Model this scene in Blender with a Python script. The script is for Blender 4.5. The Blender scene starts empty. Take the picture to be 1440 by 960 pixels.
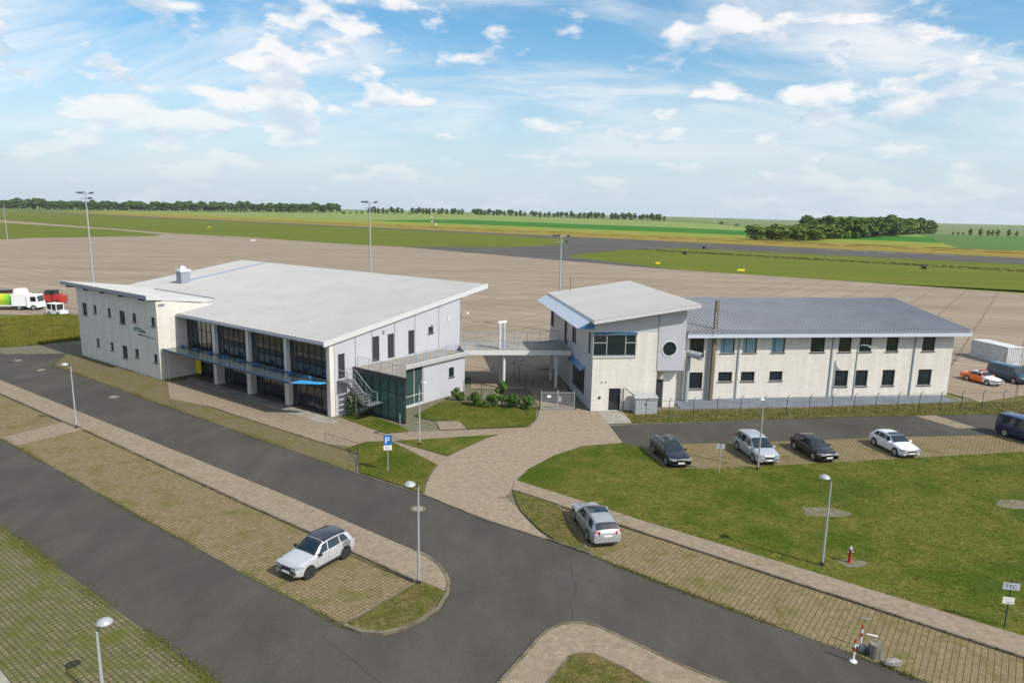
import bpy, bmesh, math, random
from mathutils import Vector, Matrix
R = math.radians
rnd = random.Random(7)
scene = bpy.context.scene
C = scene.collection

# ------------------------------------------------------------------ camera
cam_data = bpy.data.cameras.new('camera')
cam = bpy.data.objects.new('camera', cam_data)
C.objects.link(cam)
cam.location = (0, 0, 19.2)
pitch, roll = R(10.5676), R(1.15)
fw = Vector((0, math.cos(pitch), -math.sin(pitch)))
r0 = Vector((1, 0, 0)); u0 = r0.cross(fw)
rt = math.cos(roll) * r0 + math.sin(roll) * u0
up = -math.sin(roll) * r0 + math.cos(roll) * u0
cam.matrix_world = Matrix(((rt.x, up.x, -fw.x, 0), (rt.y, up.y, -fw.y, 0), (rt.z, up.z, -fw.z, 19.2), (0, 0, 0, 1)))
cam_data.sensor_width = 36.0
cam_data.lens = 36.0 * 970 / 1440
cam_data.clip_start = 0.5
cam_data.clip_end = 40000
scene.camera = cam
scene.render.resolution_x, scene.render.resolution_y = 1024, 682

# ------------------------------------------------------------------ light
SUN_EL = R(44); SUN_AZ = math.atan2(0.82, -0.57)      # clockwise from +Y
tosun = Vector((math.sin(SUN_AZ) * math.cos(SUN_EL), math.cos(SUN_AZ) * math.cos(SUN_EL), math.sin(SUN_EL)))
sd = bpy.data.lights.new('sun', 'SUN'); sd.energy = 4.7; sd.angle = R(0.55); sd.color = (1.0, 0.95, 0.87)
so = bpy.data.objects.new('sun', sd); C.objects.link(so)
so.rotation_euler = (-tosun).to_track_quat('-Z', 'Y').to_euler(); so.location = (60, -40, 90)
scene.view_settings.view_transform = 'Standard'
scene.view_settings.look = 'None'
scene.view_settings.exposure = 0.0
scene.view_settings.gamma = 1.0

world = bpy.data.worlds.new('World'); scene.world = world; world.use_nodes = True
nt = world.node_tree; nt.nodes.clear()
def wn(t, **k):
    n = nt.nodes.new(t)
    for a, b in k.items(): setattr(n, a, b)
    return n
def lk(a, b): nt.links.new(a, b)
def wmath(op, a, b=None, clamp=False):
    n = wn('ShaderNodeMath', operation=op, use_clamp=clamp)
    for i, v in enumerate((a, b)):
        if v is None: continue
        if isinstance(v, (int, float)): n.inputs[i].default_value = v
        else: lk(v, n.inputs[i])
    return n.outputs[0]
def wmap(v, a, b, c=0.0, d=1.0, smooth=True):
    n = wn('ShaderNodeMapRange', interpolation_type='SMOOTHSTEP' if smooth else 'LINEAR')
    for i, x in enumerate((v, a, b, c, d)):
        if isinstance(x, (int, float)): n.inputs[i].default_value = x
        else: lk(x, n.inputs[i])
    return n.outputs[0]
out = wn('ShaderNodeOutputWorld')
sky = wn('ShaderNodeTexSky', sky_type='NISHITA')
sky.sun_disc = False; sky.sun_elevation = SUN_EL; sky.sun_rotation = SUN_AZ
sky.altitude = 100; sky.air_density = 1.0; sky.dust_density = 1.6; sky.ozone_density = 1.6
bg = wn('ShaderNodeBackground'); bg.inputs[1].default_value = 0.14
hs_ = wn('ShaderNodeHueSaturation'); hs_.inputs['Hue'].default_value = 0.488; hs_.inputs['Saturation'].default_value = 1.32; hs_.inputs['Value'].default_value = 1.2
lk(sky.outputs[0], hs_.inputs['Color']); lk(hs_.outputs[0], bg.inputs[0])
tc = wn('ShaderNodeTexCoord')
sep = wn('ShaderNodeSeparateXYZ'); lk(tc.outputs['Generated'], sep.inputs[0])
X, Y, Z = sep.outputs
zz = wmath('MAXIMUM', Z, 0.0)
# cloud coordinates: a cloud deck that recedes towards the horizon, with some height
inv = wmath('DIVIDE', 1.0, wmath('ADD', zz, 0.42))
cu = wn('ShaderNodeCombineXYZ')
lk(wmath('MULTIPLY', X, inv), cu.inputs[0]); lk(wmath('MULTIPLY', Y, inv), cu.inputs[1]); lk(wmath('MULTIPLY', zz, 2.4), cu.inputs[2])
n1 = wn('ShaderNodeTexNoise'); n1.inputs['Scale'].default_value = 6.8; n1.inputs['Detail'].default_value = 7; n1.inputs['Roughness'].default_value = 0.5
lk(cu.outputs[0], n1.inputs['Vector'])
n2 = wn('ShaderNodeTexNoise'); n2.inputs['Scale'].default_value = 1.5; n2.inputs['Detail'].default_value = 2
lk(cu.outputs[0], n2.inputs['Vector'])
cov = wmath('ADD', n1.outputs[0], wmath('MULTIPLY', wmath('SUBTRACT', n2.outputs[0], 0.5), 0.55))
cum = wmap(cov, 0.51, 0.64)
# sample a little lower to shade cloud bases
cu2 = wn('ShaderNodeVectorMath', operation='ADD'); lk(cu.outputs[0], cu2.inputs[0]); cu2.inputs[1].default_value = (0.01, -0.07, 0.06)
n3 = wn('ShaderNodeTexNoise'); n3.inputs['Scale'].default_value = 6.8; n3.inputs['Detail'].default_value = 6; n3.inputs['Roughness'].default_value = 0.5
lk(cu2.outputs[0], n3.inputs['Vector'])
shade = wmap(n3.outputs[0], 0.46, 0.66)
# thin high streaks
ci = wn('ShaderNodeMapping'); ci.inputs['Scale'].default_value = (1.1, 3.2, 1.2); ci.inputs['Rotation'].default_value = (0, 0, 0.5)
lk(cu.outputs[0], ci.inputs[0])
n4 = wn('ShaderNodeTexNoise'); n4.inputs['Scale'].default_value = 1.3; n4.inputs['Detail'].default_value = 7; n4.inputs['Roughness'].default_value = 0.6; n4.inputs['Distortion'].default_value = 0.6
lk(ci.outputs[0], n4.inputs['Vector'])
cir = wmath('MULTIPLY', wmap(n4.outputs[0], 0.40, 0.72), 0.8)
hor = wmap(Z, 0.0, 0.17)                      # clouds melt into haze low down
cumf = wmath('MULTIPLY', cum, wmath('ADD', wmath('MULTIPLY', hor, 0.72), 0.22))
mask = wmath('MAXIMUM', cumf, wmath('MULTIPLY', cir, hor))
shade = wmath('MULTIPLY', shade, wmap(wmath('SUBTRACT', cumf, wmath('MULTIPLY', cir, hor)), -0.05, 0.15))
colr = wn('ShaderNodeMix', data_type='RGBA'); lk(shade, colr.inputs[0])
colr.inputs[6].default_value = (1.0, 0.99, 0.98, 1); colr.inputs[7].default_value = (0.66, 0.75, 0.87, 1)
bgc = wn('ShaderNodeBackground'); bgc.inputs[1].default_value = 1.0
lk(colr.outputs[2], bgc.inputs[0])
# pale haze near the horizon
bgh = wn('ShaderNodeBackground'); bgh.inputs[0].default_value = (0.60, 0.73, 0.83, 1); bgh.inputs[1].default_value = 1.05
mh = wn('ShaderNodeMixShader'); lk(wmap(Z, -0.02, 0.24, 0.95, 0.0), mh.inputs[0]); lk(bg.outputs[0], mh.inputs[1]); lk(bgh.outputs[0], mh.inputs[2])
mx = wn('ShaderNodeMixShader'); lk(mask, mx.inputs[0]); lk(mh.outputs[0], mx.inputs[1]); lk(bgc.outputs[0], mx.inputs[2])
lk(mx.outputs[0], out.inputs[0])

# ------------------------------------------------------------------ materials
MATS = {}
def pos_vec(nt_, coord):
    if coord == 'world':
        return nt_.nodes.new('ShaderNodeNewGeometry').outputs['Position']
    return nt_.nodes.new('ShaderNodeTexCoord').outputs['Object']
def mat(name, col, rough=0.6, metal=0.0, col2=None, scale=1.0, detail=4, bump=0.0, bscale=None, coord='object', coat=0.0,
        stretch=None, rot=0.0, lo=0.35, hi=0.65, spec=0.5, col3=None, scale3=0.1, lo3=0.45, hi3=0.6, alpha=1.0, fine=5.0, grain=0.18):
    if name in MATS: return MATS[name]
    m = bpy.data.materials.new(name); m.use_nodes = True; t = m.node_tree; b = t.nodes['Principled BSDF']
    b.inputs['Roughness'].default_value = rough; b.inputs['Metallic'].default_value = metal
    b.inputs['Coat Weight'].default_value = coat; b.inputs['Specular IOR Level'].default_value = 0.08 if coord == 'world' else spec
    b.inputs['Base Color'].default_value = (*col, 1)
    if alpha < 1: b.inputs['Alpha'].default_value = alpha
    if col2 or bump:
        v = pos_vec(t, coord)
        mp = t.nodes.new('ShaderNodeMapping'); t.links.new(v, mp.inputs[0]); mp.inputs['Rotation'].default_value = (0, 0, rot)
        if stretch: mp.inputs['Scale'].default_value = stretch
        v = mp.outputs[0]
    if col2:
        n = t.nodes.new('ShaderNodeTexNoise'); n.inputs['Scale'].default_value = scale; n.inputs['Detail'].default_value = detail
        n.inputs['Roughness'].default_value = 0.6
        t.links.new(v, n.inputs['Vector'])
        mr = t.nodes.new('ShaderNodeMapRange'); t.links.new(n.outputs[0], mr.inputs[0]); mr.inputs[1].default_value = lo; mr.inputs[2].default_value = hi
        mix = t.nodes.new('ShaderNodeMix'); mix.data_type = 'RGBA'; t.links.new(mr.outputs[0], mix.inputs[0])
        mix.inputs[6].default_value = (*col, 1); mix.inputs[7].default_value = (*col2, 1)
        o = mix.outputs[2]
        if col3:
            n3_ = t.nodes.new('ShaderNodeTexNoise'); n3_.inputs['Scale'].default_value = scale3; n3_.inputs['Detail'].default_value = 5
            n3_.inputs['Roughness'].default_value = 0.62
            t.links.new(v, n3_.inputs['Vector'])
            mr3 = t.nodes.new('ShaderNodeMapRange'); t.links.new(n3_.outputs[0], mr3.inputs[0]); mr3.inputs[1].default_value = lo3; mr3.inputs[2].default_value = hi3
            mix3 = t.nodes.new('ShaderNodeMix'); mix3.data_type = 'RGBA'; t.links.new(mr3.outputs[0], mix3.inputs[0])
            t.links.new(o, mix3.inputs[6]); mix3.inputs[7].default_value = (*col3, 1)
            o = mix3.outputs[2]
        if coord == 'world':
            nf = t.nodes.new('ShaderNodeTexNoise'); nf.inputs['Scale'].default_value = fine; nf.inputs['Detail'].default_value = 4; nf.inputs['Roughness'].default_value = 0.7
            gp = t.nodes.new('ShaderNodeNewGeometry'); t.links.new(gp.outputs['Position'], nf.inputs['Vector'])
            mf = t.nodes.new('ShaderNodeMapRange'); t.links.new(nf.outputs[0], mf.inputs[0]); mf.inputs[1].default_value = 0.3; mf.inputs[2].default_value = 0.7
            mf.inputs[3].default_value = 1 - grain; mf.inputs[4].default_value = 1 + grain
            mm = t.nodes.new('ShaderNodeMix'); mm.data_type = 'RGBA'; mm.blend_type = 'MULTIPLY'; mm.inputs[0].default_value = 1.0
            t.links.new(o, mm.inputs[6]); t.links.new(mf.outputs[0], mm.inputs[7]); o = mm.outputs[2]
        t.links.new(o, b.inputs['Base Color'])
    if bump:
        nb = t.nodes.new('ShaderNodeTexNoise'); nb.inputs['Scale'].default_value = bscale or scale; nb.inputs['Detail'].default_value = 3
        t.links.new(v, nb.inputs['Vector'])
        bp = t.nodes.new('ShaderNodeBump'); bp.inputs['Strength'].default_value = bump; bp.inputs['Distance'].default_value = 0.05
        t.links.new(nb.outputs[0], bp.inputs['Height']); t.links.new(bp.outputs[0], b.inputs['Normal'])
    MATS[name] = m
    return m
def brick_mat(name, c1, c2, mortar, bw, bh, ms, coord='world', rot=0.0, wall=False, rough=0.8, offset=0.5, moss=None, mscale=0.5, mlo=0.5, mhi=0.65, bump=0.4, moss2=None, nstretch=None):
    m = bpy.data.materials.new(name); m.use_nodes = True; t = m.node_tree; b = t.nodes['Principled BSDF']
    b.inputs['Roughness'].default_value = rough; b.inputs['Specular IOR Level'].default_value = 0.25 if wall else 0.08
    v = pos_vec(t, coord)
    if wall:
        s = t.nodes.new('ShaderNodeSeparateXYZ'); t.links.new(v, s.inputs[0])
        a = t.nodes.new('ShaderNodeMath'); a.operation = 'ADD'; t.links.new(s.outputs[0], a.inputs[0]); t.links.new(s.outputs[1], a.inputs[1])
        cb = t.nodes.new('ShaderNodeCombineXYZ'); t.links.new(a.outputs[0], cb.inputs[0]); t.links.new(s.outputs[2], cb.inputs[1]); vv = cb.outputs[0]
    else:
        mp = t.nodes.new('ShaderNodeMapping'); mp.inputs['Rotation'].default_value = (0, 0, rot); t.links.new(v, mp.inputs[0]); vv = mp.outputs[0]
    br = t.nodes.new('ShaderNodeTexBrick'); t.links.new(vv, br.inputs['Vector'])
    br.offset = offset
    br.inputs['Color1'].default_value = (*c1, 1); br.inputs['Color2'].default_value = (*c2, 1); br.inputs['Mortar'].default_value = (*mortar, 1)
    br.inputs['Scale'].default_value = 1.0; br.inputs['Mortar Size'].default_value = ms; br.inputs['Mortar Smooth'].default_value = 0.2
    br.inputs['Brick Width'].default_value = bw; br.inputs['Row Height'].default_value = bh; br.inputs['Bias'].default_value = 0.0
    n = t.nodes.new('ShaderNodeTexNoise'); n.inputs['Scale'].default_value = mscale; n.inputs['Detail'].default_value = 6; n.inputs['Roughness'].default_value = 0.65
    if nstretch:
        m2 = t.nodes.new('ShaderNodeMapping'); m2.inputs['Rotation'].default_value = (0, 0, rot); m2.inputs['Scale'].default_value = nstretch; t.links.new(v, m2.inputs[0]); t.links.new(m2.outputs[0], n.inputs['Vector'])
    else: t.links.new(v, n.inputs['Vector'])
    mr = t.nodes.new('ShaderNodeMapRange'); t.links.new(n.outputs[0], mr.inputs[0]); mr.inputs[1].default_value = mlo; mr.inputs[2].default_value = mhi
    mix = t.nodes.new('ShaderNodeMix'); mix.data_type = 'RGBA'; mix.inputs[7].default_value = (*(moss or c1), 1)
    sc = t.nodes.new('ShaderNodeMath'); sc.operation = 'MULTIPLY'; t.links.new(mr.outputs[0], sc.inputs[0]); sc.inputs[1].default_value = 0.75 if moss else 0
    t.links.new(sc.outputs[0], mix.inputs[0]); t.links.new(br.outputs['Color'], mix.inputs[6])
    # fine speckle
    n5 = t.nodes.new('ShaderNodeTexNoise'); n5.inputs['Scale'].default_value = 3.0; n5.inputs['Detail'].default_value = 5; m5 = t.nodes.new('ShaderNodeMapping'); m5.inputs['Scale'].default_value = (0.5, 0.5, 0.06) if wall else (1, 1, 1); t.links.new(v, m5.inputs[0]); t.links.new(m5.outputs[0], n5.inputs['Vector'])
    mr5 = t.nodes.new('ShaderNodeMapRange'); t.links.new(n5.outputs[0], mr5.inputs[0]); mr5.inputs[1].default_value = 0.3; mr5.inputs[2].default_value = 0.7; mr5.inputs[3].default_value = 0.91 if wall else 0.82; mr5.inputs[4].default_value = 1.06 if wall else 1.14
    ml = t.nodes.new('ShaderNodeMix'); ml.data_type = 'RGBA'; ml.blend_type = 'MULTIPLY'; ml.inputs[0].default_value = 1.0
    t.links.new(mix.outputs[2], ml.inputs[6]); t.links.new(mr5.outputs[0], ml.inputs[7])
    t.links.new(ml.outputs[2], b.inputs['Base Color'])
    if bump:
        bp = t.nodes.new('ShaderNodeBump'); bp.inputs['Strength'].default_value = bump; bp.inputs['Distance'].default_value = 0.02; bp.invert = True
        t.links.new(br.outputs['Fac'], bp.inputs['Height']); t.links.new(bp.outputs[0], b.inputs['Normal'])
    MATS[name] = m
    return m
A1 = R(-36.5); A3 = R(8.2)
M = {}
M['grass'] = mat('grass', (0.070, 0.092, 0.010), 0.9, grain=0.42, fine=4.0, col2=(0.125, 0.115, 0.026), scale=0.8, detail=8, bump=0.6, bscale=9, coord='world', col3=(0.052, 0.080, 0.008), scale3=0.16, lo3=0.48, hi3=0.6)
M['grass_worn'] = mat('grass_worn', (0.075, 0.085, 0.014), 0.9, grain=0.42, fine=4.0, col2=(0.15, 0.115, 0.05), scale=0.9, detail=8, bump=0.6, bscale=9, coord='world')
M['airfield_grass'] = mat('airfield_grass', (0.090, 0.125, 0.012), 0.95, col2=(0.13, 0.14, 0.018), scale=0.05, detail=8, coord='world', stretch=(0.3, 1.6, 1), rot=R(40))
M['farmland'] = mat('farmland', (0.10, 0.15, 0.03), 0.95, col2=(0.14, 0.17, 0.045), scale=0.004, detail=6, coord='world')
M['straw'] = mat('straw_grass', (0.26, 0.19, 0.035), 0.95, col2=(0.20, 0.165, 0.03), scale=0.03, detail=8, coord='world', stretch=(0.3, 1.5, 1), rot=R(42))
M['light_crop'] = mat('light_crop', (0.19, 0.22, 0.03), 0.95, col2=(0.22, 0.23, 0.04), scale=0.02, detail=6, coord='world')
M['dark_crop'] = mat('dark_crop', (0.03, 0.14, 0.010), 0.95, col2=(0.04, 0.15, 0.012), scale=0.02, detail=6, coord='world')
M['pale_crop'] = mat('pale_crop', (0.20, 0.25, 0.07), 0.95, col2=(0.17, 0.23, 0.06), scale=0.01, detail=6, coord='world')
M['blue_crop'] = mat('blue_green_crop', (0.075, 0.145, 0.035), 0.95, col2=(0.09, 0.155, 0.04), scale=0.02, detail=6, coord='world')
M['asphalt'] = mat('asphalt', (0.066, 0.062, 0.053), 0.85, fine=7.0, grain=0.14, col2=(0.086, 0.081, 0.069), scale=0.45, detail=10, bump=0.2, bscale=25, coord='world', col3=(0.055, 0.052, 0.045), scale3=0.13, lo3=0.46, hi3=0.75, stretch=(1, 0.45, 1), rot=R(-53))
M['taxi_asphalt'] = mat('taxiway_asphalt', (0.075, 0.072, 0.064), 0.9, col2=(0.11, 0.104, 0.088), scale=0.08, detail=8, coord='world', stretch=(0.4, 1.6, 1), rot=R(40))
M['concrete_apron'] = None
M['kerb'] = mat('kerb_concrete', (0.19, 0.165, 0.12), 0.9, col2=(0.10, 0.09, 0.055), scale=1.2, detail=6, coord='world')
M['concrete'] = mat('concrete', (0.33, 0.31, 0.27), 0.85, col2=(0.24, 0.22, 0.18), scale=0.8, detail=7, coord='world')
M['gravel'] = mat('gravel', (0.20, 0.18, 0.14), 0.95, col2=(0.10, 0.10, 0.05), scale=3, detail=6, bump=0.6, bscale=20, coord='world')
M['soil'] = mat('soil', (0.22, 0.19, 0.15), 0.95, col2=(0.12, 0.12, 0.06), scale=2, detail=6, coord='world')
M['bluegrey'] = mat('blue_grey_paving', (0.17, 0.19, 0.22), 0.9, col2=(0.13, 0.145, 0.17), scale=0.6, detail=6, coord='world')
M['paver'] = brick_mat('paver_brick', (0.30, 0.24, 0.175), (0.25, 0.205, 0.15), (0.15, 0.13, 0.09), 0.21, 0.105, 0.008, rot=-A1, moss=(0.20, 0.18, 0.09), mscale=0.35, mlo=0.55, mhi=0.75)
M['plaza'] = brick_mat('plaza_brick', (0.325, 0.26, 0.19), (0.265, 0.215, 0.16), (0.16, 0.135, 0.10), 0.42, 0.14, 0.012, rot=R(20), moss=(0.27, 0.23, 0.15), mscale=0.25, mlo=0.5, mhi=0.7)
M['grasspaver'] = brick_mat('grass_joint_paver', (0.245, 0.19, 0.11), (0.195, 0.155, 0.09), (0.085, 0.075, 0.03), 0.26, 0.20, 0.020, rot=-A1, offset=0.0, moss=(0.10, 0.105, 0.018), mscale=0.55, mlo=0.50, mhi=0.68)
M['grasspaver2'] = brick_mat('mossy_paver', (0.185, 0.16, 0.095), (0.15, 0.13, 0.078), (0.055, 0.055, 0.018), 0.28, 0.22, 0.024, rot=-A1, offset=0.0, moss=(0.085, 0.10, 0.013), mscale=0.7, mlo=0.42, mhi=0.62)
M['verge'] = brick_mat('weedy_paver', (0.19, 0.15, 0.085), (0.15, 0.125, 0.07), (0.09, 0.085, 0.04), 0.22, 0.11, 0.015, rot=-A1, moss=(0.115, 0.11, 0.018), mscale=0.45, mlo=0.50, mhi=0.66)
M['wall_brick'] = brick_mat('white_block_wall', (0.66, 0.625, 0.56), (0.62, 0.585, 0.525), (0.50, 0.475, 0.425), 0.50, 0.25, 0.014, coord='object', wall=True, bump=0.3)
M['panel'] = mat('light_metal_panel', (0.445, 0.455, 0.485), 0.42, col2=(0.42, 0.43, 0.46), scale=0.8)
M['roof_metal'] = mat('light_roof_metal', (0.43, 0.425, 0.41), 0.5, col2=(0.38, 0.375, 0.36), scale=0.25, detail=6, spec=0.4)
M['roof_trough_shade'] = mat('shaded_roof_metal', (0.26, 0.255, 0.24), 0.6, col2=(0.30, 0.295, 0.28), scale=0.3, detail=6, spec=0.3)  # darker roof tone: shading between the ribs put into the colour
M['roof_grey'] = mat('grey_roof_metal', (0.30, 0.305, 0.32), 0.42, col2=(0.26, 0.265, 0.28), scale=0.3, detail=6)
M['roof_valley'] = mat('roof_gutter_metal', (0.30, 0.33, 0.42), 0.4)
M['fascia'] = mat('fascia_metal', (0.52, 0.53, 0.52), 0.45)
M['fascia_grey'] = mat('dark_fascia_metal', (0.27, 0.29, 0.33), 0.45)
M['bluewhite'] = mat('pale_blue_sheet', (0.46, 0.50, 0.57), 0.4)
M['blue'] = mat('blue_paint', (0.03, 0.14, 0.30), 0.4)
M['darkblue'] = mat('dark_steel_blue', (0.045, 0.09, 0.14), 0.4)
M['skyblue'] = mat('bright_blue_paint', (0.06, 0.36, 0.72), 0.4)
M['glass'] = mat('dark_window_glass', (0.012, 0.02, 0.026), 0.03, spec=1.0)
M['bluepane'] = mat('pale_blue_blind_pane', (0.22, 0.36, 0.44), 0.08)
M['greenglass'] = mat('green_tinted_glass', (0.30, 0.50, 0.46), 0.02, spec=0.6)
MATS['green_tinted_glass'].node_tree.nodes['Principled BSDF'].inputs['Transmission Weight'].default_value = 0.9
MATS['green_tinted_glass'].node_tree.nodes['Principled BSDF'].inputs['IOR'].default_value = 1.15
M['canopy_glass'] = mat('canopy_glass', (0.05, 0.065, 0.07), 0.1, spec=0.6)
M['frame'] = mat('dark_frame', (0.03, 0.035, 0.04), 0.45)
M['white'] = mat('white_paint', (0.75, 0.75, 0.74), 0.45)
M['column'] = mat('white_column_paint', (0.62, 0.61, 0.58), 0.5)
M['steel'] = mat('galvanised_steel', (0.42, 0.44, 0.45), 0.4, metal=0.3)
M['lampgrey'] = mat('lamp_grey', (0.38, 0.40, 0.42), 0.35, metal=0.2)
M['dark'] = mat('dark_metal', (0.03, 0.03, 0.032), 0.5)
M['greenpost'] = mat('dark_green_metal', (0.012, 0.05, 0.035), 0.5)
M['yellow'] = mat('yellow_panel', (0.75, 0.58, 0.01), 0.5)
M['red'] = mat('red_paint', (0.40, 0.035, 0.025), 0.5)
M['pipe'] = mat('grey_pipe', (0.30, 0.34, 0.35), 0.45)
M['olive'] = mat('weathered_timber', (0.19, 0.165, 0.10), 0.8, col2=(0.12, 0.105, 0.07), scale=3)
M['rubber'] = mat('tyre_rubber', (0.018, 0.018, 0.018), 0.8)
M['rim_dark'] = mat('black_rim', (0.03, 0.03, 0.03), 0.35)
M['rim'] = mat('alloy_rim', (0.45, 0.46, 0.47), 0.3, metal=0.6)
M['plate'] = mat('number_plate', (0.75, 0.75, 0.72), 0.5)
M['carglass'] = mat('car_glass', (0.012, 0.022, 0.028), 0.03, spec=0.8)
M['headlight'] = mat('headlight_lens', (0.30, 0.32, 0.35), 0.05, coat=0.5)
M['taillight'] = mat('taillight_lens', (0.35, 0.01, 0.01), 0.15, coat=0.5)
M['blacktrim'] = mat('black_trim', (0.02, 0.02, 0.022), 0.5)
M['leaf'] = mat('leaf', (0.10, 0.165, 0.03), 0.7, spec=0.1, col2=(0.15, 0.205, 0.042), scale=0.4)
M['leaf_far'] = mat('far_leaf', (0.07, 0.12, 0.032), 0.8, spec=0.1, col2=(0.095, 0.15, 0.038), scale=0.25)
M['leaf_bush'] = mat('bush_leaf', (0.045, 0.10, 0.015), 0.6, spec=0.2, col2=(0.08, 0.14, 0.022), scale=1.5)
M['bark'] = mat('bark', (0.10, 0.08, 0.06), 0.9)
M['blade'] = mat('grass_blade', (0.085, 0.11, 0.014), 0.8, col2=(0.15, 0.14, 0.035), scale=0.7, detail=5, coord='world')
M['tallgrass'] = mat('tall_grass', (0.12, 0.14, 0.02), 0.8, col2=(0.22, 0.19, 0.04), scale=0.5, detail=5, coord='world')
M['hay'] = mat('dry_hay', (0.10, 0.085, 0.03), 0.95, col2=(0.05, 0.045, 0.02), scale=0.6, coord='world')
M['silage'] = mat('black_wrap', (0.015, 0.015, 0.014), 0.4)
M['lawn_patch'] = M['soil']
# apron concrete: slabs with dark joints and long stains
m = brick_mat('apron_concrete', (0.315, 0.258, 0.188), (0.285, 0.232, 0.168), (0.16, 0.13, 0.09), 7.5, 5.0, 0.14, rot=R(37), offset=0.0, moss=(0.19, 0.153, 0.108), mscale=0.06, mlo=0.40, mhi=0.70, bump=0, nstretch=(0.35, 1.5, 1))
M['concrete_apron'] = m

# ------------------------------------------------------------------ mesh helpers
class MB:
    def __init__(self): self.v = []; self.f = []
    def add(self, vs, fs):
        o = len(self.v); self.v += [tuple(p) for p in vs]; self.f += [tuple(i + o for i in f) for f in fs]; return self
    def box(self, x0, x1, y0, y1, z0, z1):
        return self.add([(x0, y0, z0), (x1, y0, z0), (x1, y1, z0), (x0, y1, z0), (x0, y0, z1), (x1, y0, z1), (x1, y1, z1), (x0, y1, z1)],
                        [(3, 2, 1, 0), (4, 5, 6, 7), (0, 1, 5, 4), (1, 2, 6, 5), (2, 3, 7, 6), (3, 0, 4, 7)])
    def hexa(self, p):   # 8 points, bottom 4 then top 4
        return self.add(p, [(3, 2, 1, 0), (4, 5, 6, 7), (0, 1, 5, 4), (1, 2, 6, 5), (2, 3, 7, 6), (3, 0, 4, 7)])
    def prism(self, poly, z0, z1):
        n = len(poly)
        zf0 = z0 if callable(z0) else (lambda x, y: z0)
        zf1 = z1 if callable(z1) else (lambda x, y: z1)
        vs = [(x, y, zf0(x, y)) for x, y in poly] + [(x, y, zf1(x, y)) for x, y in poly]
        fs = [tuple(range(n - 1, -1, -1)), tuple(range(n, 2 * n))] + [(i, (i + 1) % n, n + (i + 1) % n, n + i) for i in range(n)]
        return self.add(vs, fs)
    def tube(self, path, r, n=8, caps=True):
        path = [Vector(p) for p in path]; rs = r if isinstance(r, (list, tuple)) else [r] * len(path)
        rings = []
        for i, p in enumerate(path):
            d = (path[min(i + 1, len(path) - 1)] - path[max(i - 1, 0)]).normalized()
            a = Vector((0, 0, 1)) if abs(d.z) < 0.9 else Vector((1, 0, 0))
            u = d.cross(a).normalized(); w = d.cross(u).normalized()
            rings.append([p + rs[i] * (math.cos(2 * math.pi * k / n) * u + math.sin(2 * math.pi * k / n) * w) for k in range(n)])
        vs = [q for rg in rings for q in rg]; fs = []
        for i in range(len(path) - 1):
            for k in range(n):
                a, b = i * n + k, i * n + (k + 1) % n
                fs.append((a, a + n, b + n, b))
        if caps: fs.append(tuple(range(n))); fs.append(tuple(range(len(vs) - 1, len(vs) - n - 1, -1)))
        return self.add(vs, fs)
    def lathe(self, prof, n=16, c=(0, 0, 0)):   # prof: (r,z)
        vs = []; fs = []
        for r_, z in prof:
            for k in range(n):
                a = 2 * math.pi * k / n; vs.append((c[0] + r_ * math.cos(a), c[1] + r_ * math.sin(a), c[2] + z))
        for i in range(len(prof) - 1):
            for k in range(n):
                a, b = i * n + k, i * n + (k + 1) % n; fs.append((a, b, b + n, a + n))
        return self.add(vs, fs)
    def ycyl(self, x, y0, y1, z, r, n=20):
        vs = []
        for y in (y0, y1):
            for k in range(n):
                a = 2 * math.pi * k / n; vs.append((x + r * math.cos(a), y, z + r * math.sin(a)))
        fs = [tuple(range(n)), tuple(range(2 * n - 1, n - 1, -1))] + [(k, n + k, n + (k + 1) % n, (k + 1) % n) for k in range(n)]
        return self.add(vs, fs)
    def build(self, name, material, parent=None, smooth=False, kind=None):
        me = bpy.data.meshes.new(name); me.from_pydata([tuple(p) for p in self.v], [], self.f)
        bm = bmesh.new(); bm.from_mesh(me); bmesh.ops.recalc_face_normals(bm, faces=bm.faces); bm.to_mesh(me); bm.free()
        if smooth:
            me.polygons.foreach_set('use_smooth', [True] * len(me.polygons))
            if smooth != 'full':
                me.set_sharp_from_angle(angle=R(smooth if isinstance(smooth, (int, float)) and smooth > 1 else 40))
        me.materials.append(M[material] if isinstance(material, str) else material)
        o = bpy.data.objects.new(name, me); C.objects.link(o)
        if parent: o.parent = parent
        if kind: o['kind'] = kind
        return o
def thing(name, label, cat, loc=(0, 0, 0), rz=0, group=None):
    o = bpy.data.objects.new(name, None); C.objects.link(o); o.empty_display_size = 0.3
    o.location = loc; o.rotation_euler = (0, 0, rz); o['label'] = label; o['category'] = cat
    if group: o['group'] = group
    return o
def tag(o, label, cat, group=None):
    o['label'] = label; o['category'] = cat
    if group: o['group'] = group
    return o
def copy_tree(o, parent=None):
    c = o.copy(); C.objects.link(c); c.parent = parent
    for ch in list(o.children): copy_tree(ch, c)
    return c
def tri_sheet(name, poly, z, material, kind='structure', zf=None, thick=0.0):
    """flat polygon sheet; triangulated through bmesh so concave outlines work"""
    bm = bmesh.new()
    vs = [bm.verts.new((x, y, z)) for x, y in poly]
    f = bm.faces.new(vs)
    f.normal_update()
    if f.normal.z < 0: f.normal_flip()
    if thick:
        r_ = bmesh.ops.extrude_face_region(bm, geom=[f])
        nv = [e for e in r_['geom'] if isinstance(e, bmesh.types.BMVert)]
        for v in nv: v.co.z -= thick
        bmesh.ops.recalc_face_normals(bm, faces=bm.faces)
    bmesh.ops.triangulate(bm, faces=bm.faces)
    me = bpy.data.meshes.new(name); bm.to_mesh(me); bm.free()
    me.materials.append(M[material]); o = bpy.data.objects.new(name, me); C.objects.link(o)
    if kind: o['kind'] = kind
    return o
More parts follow.
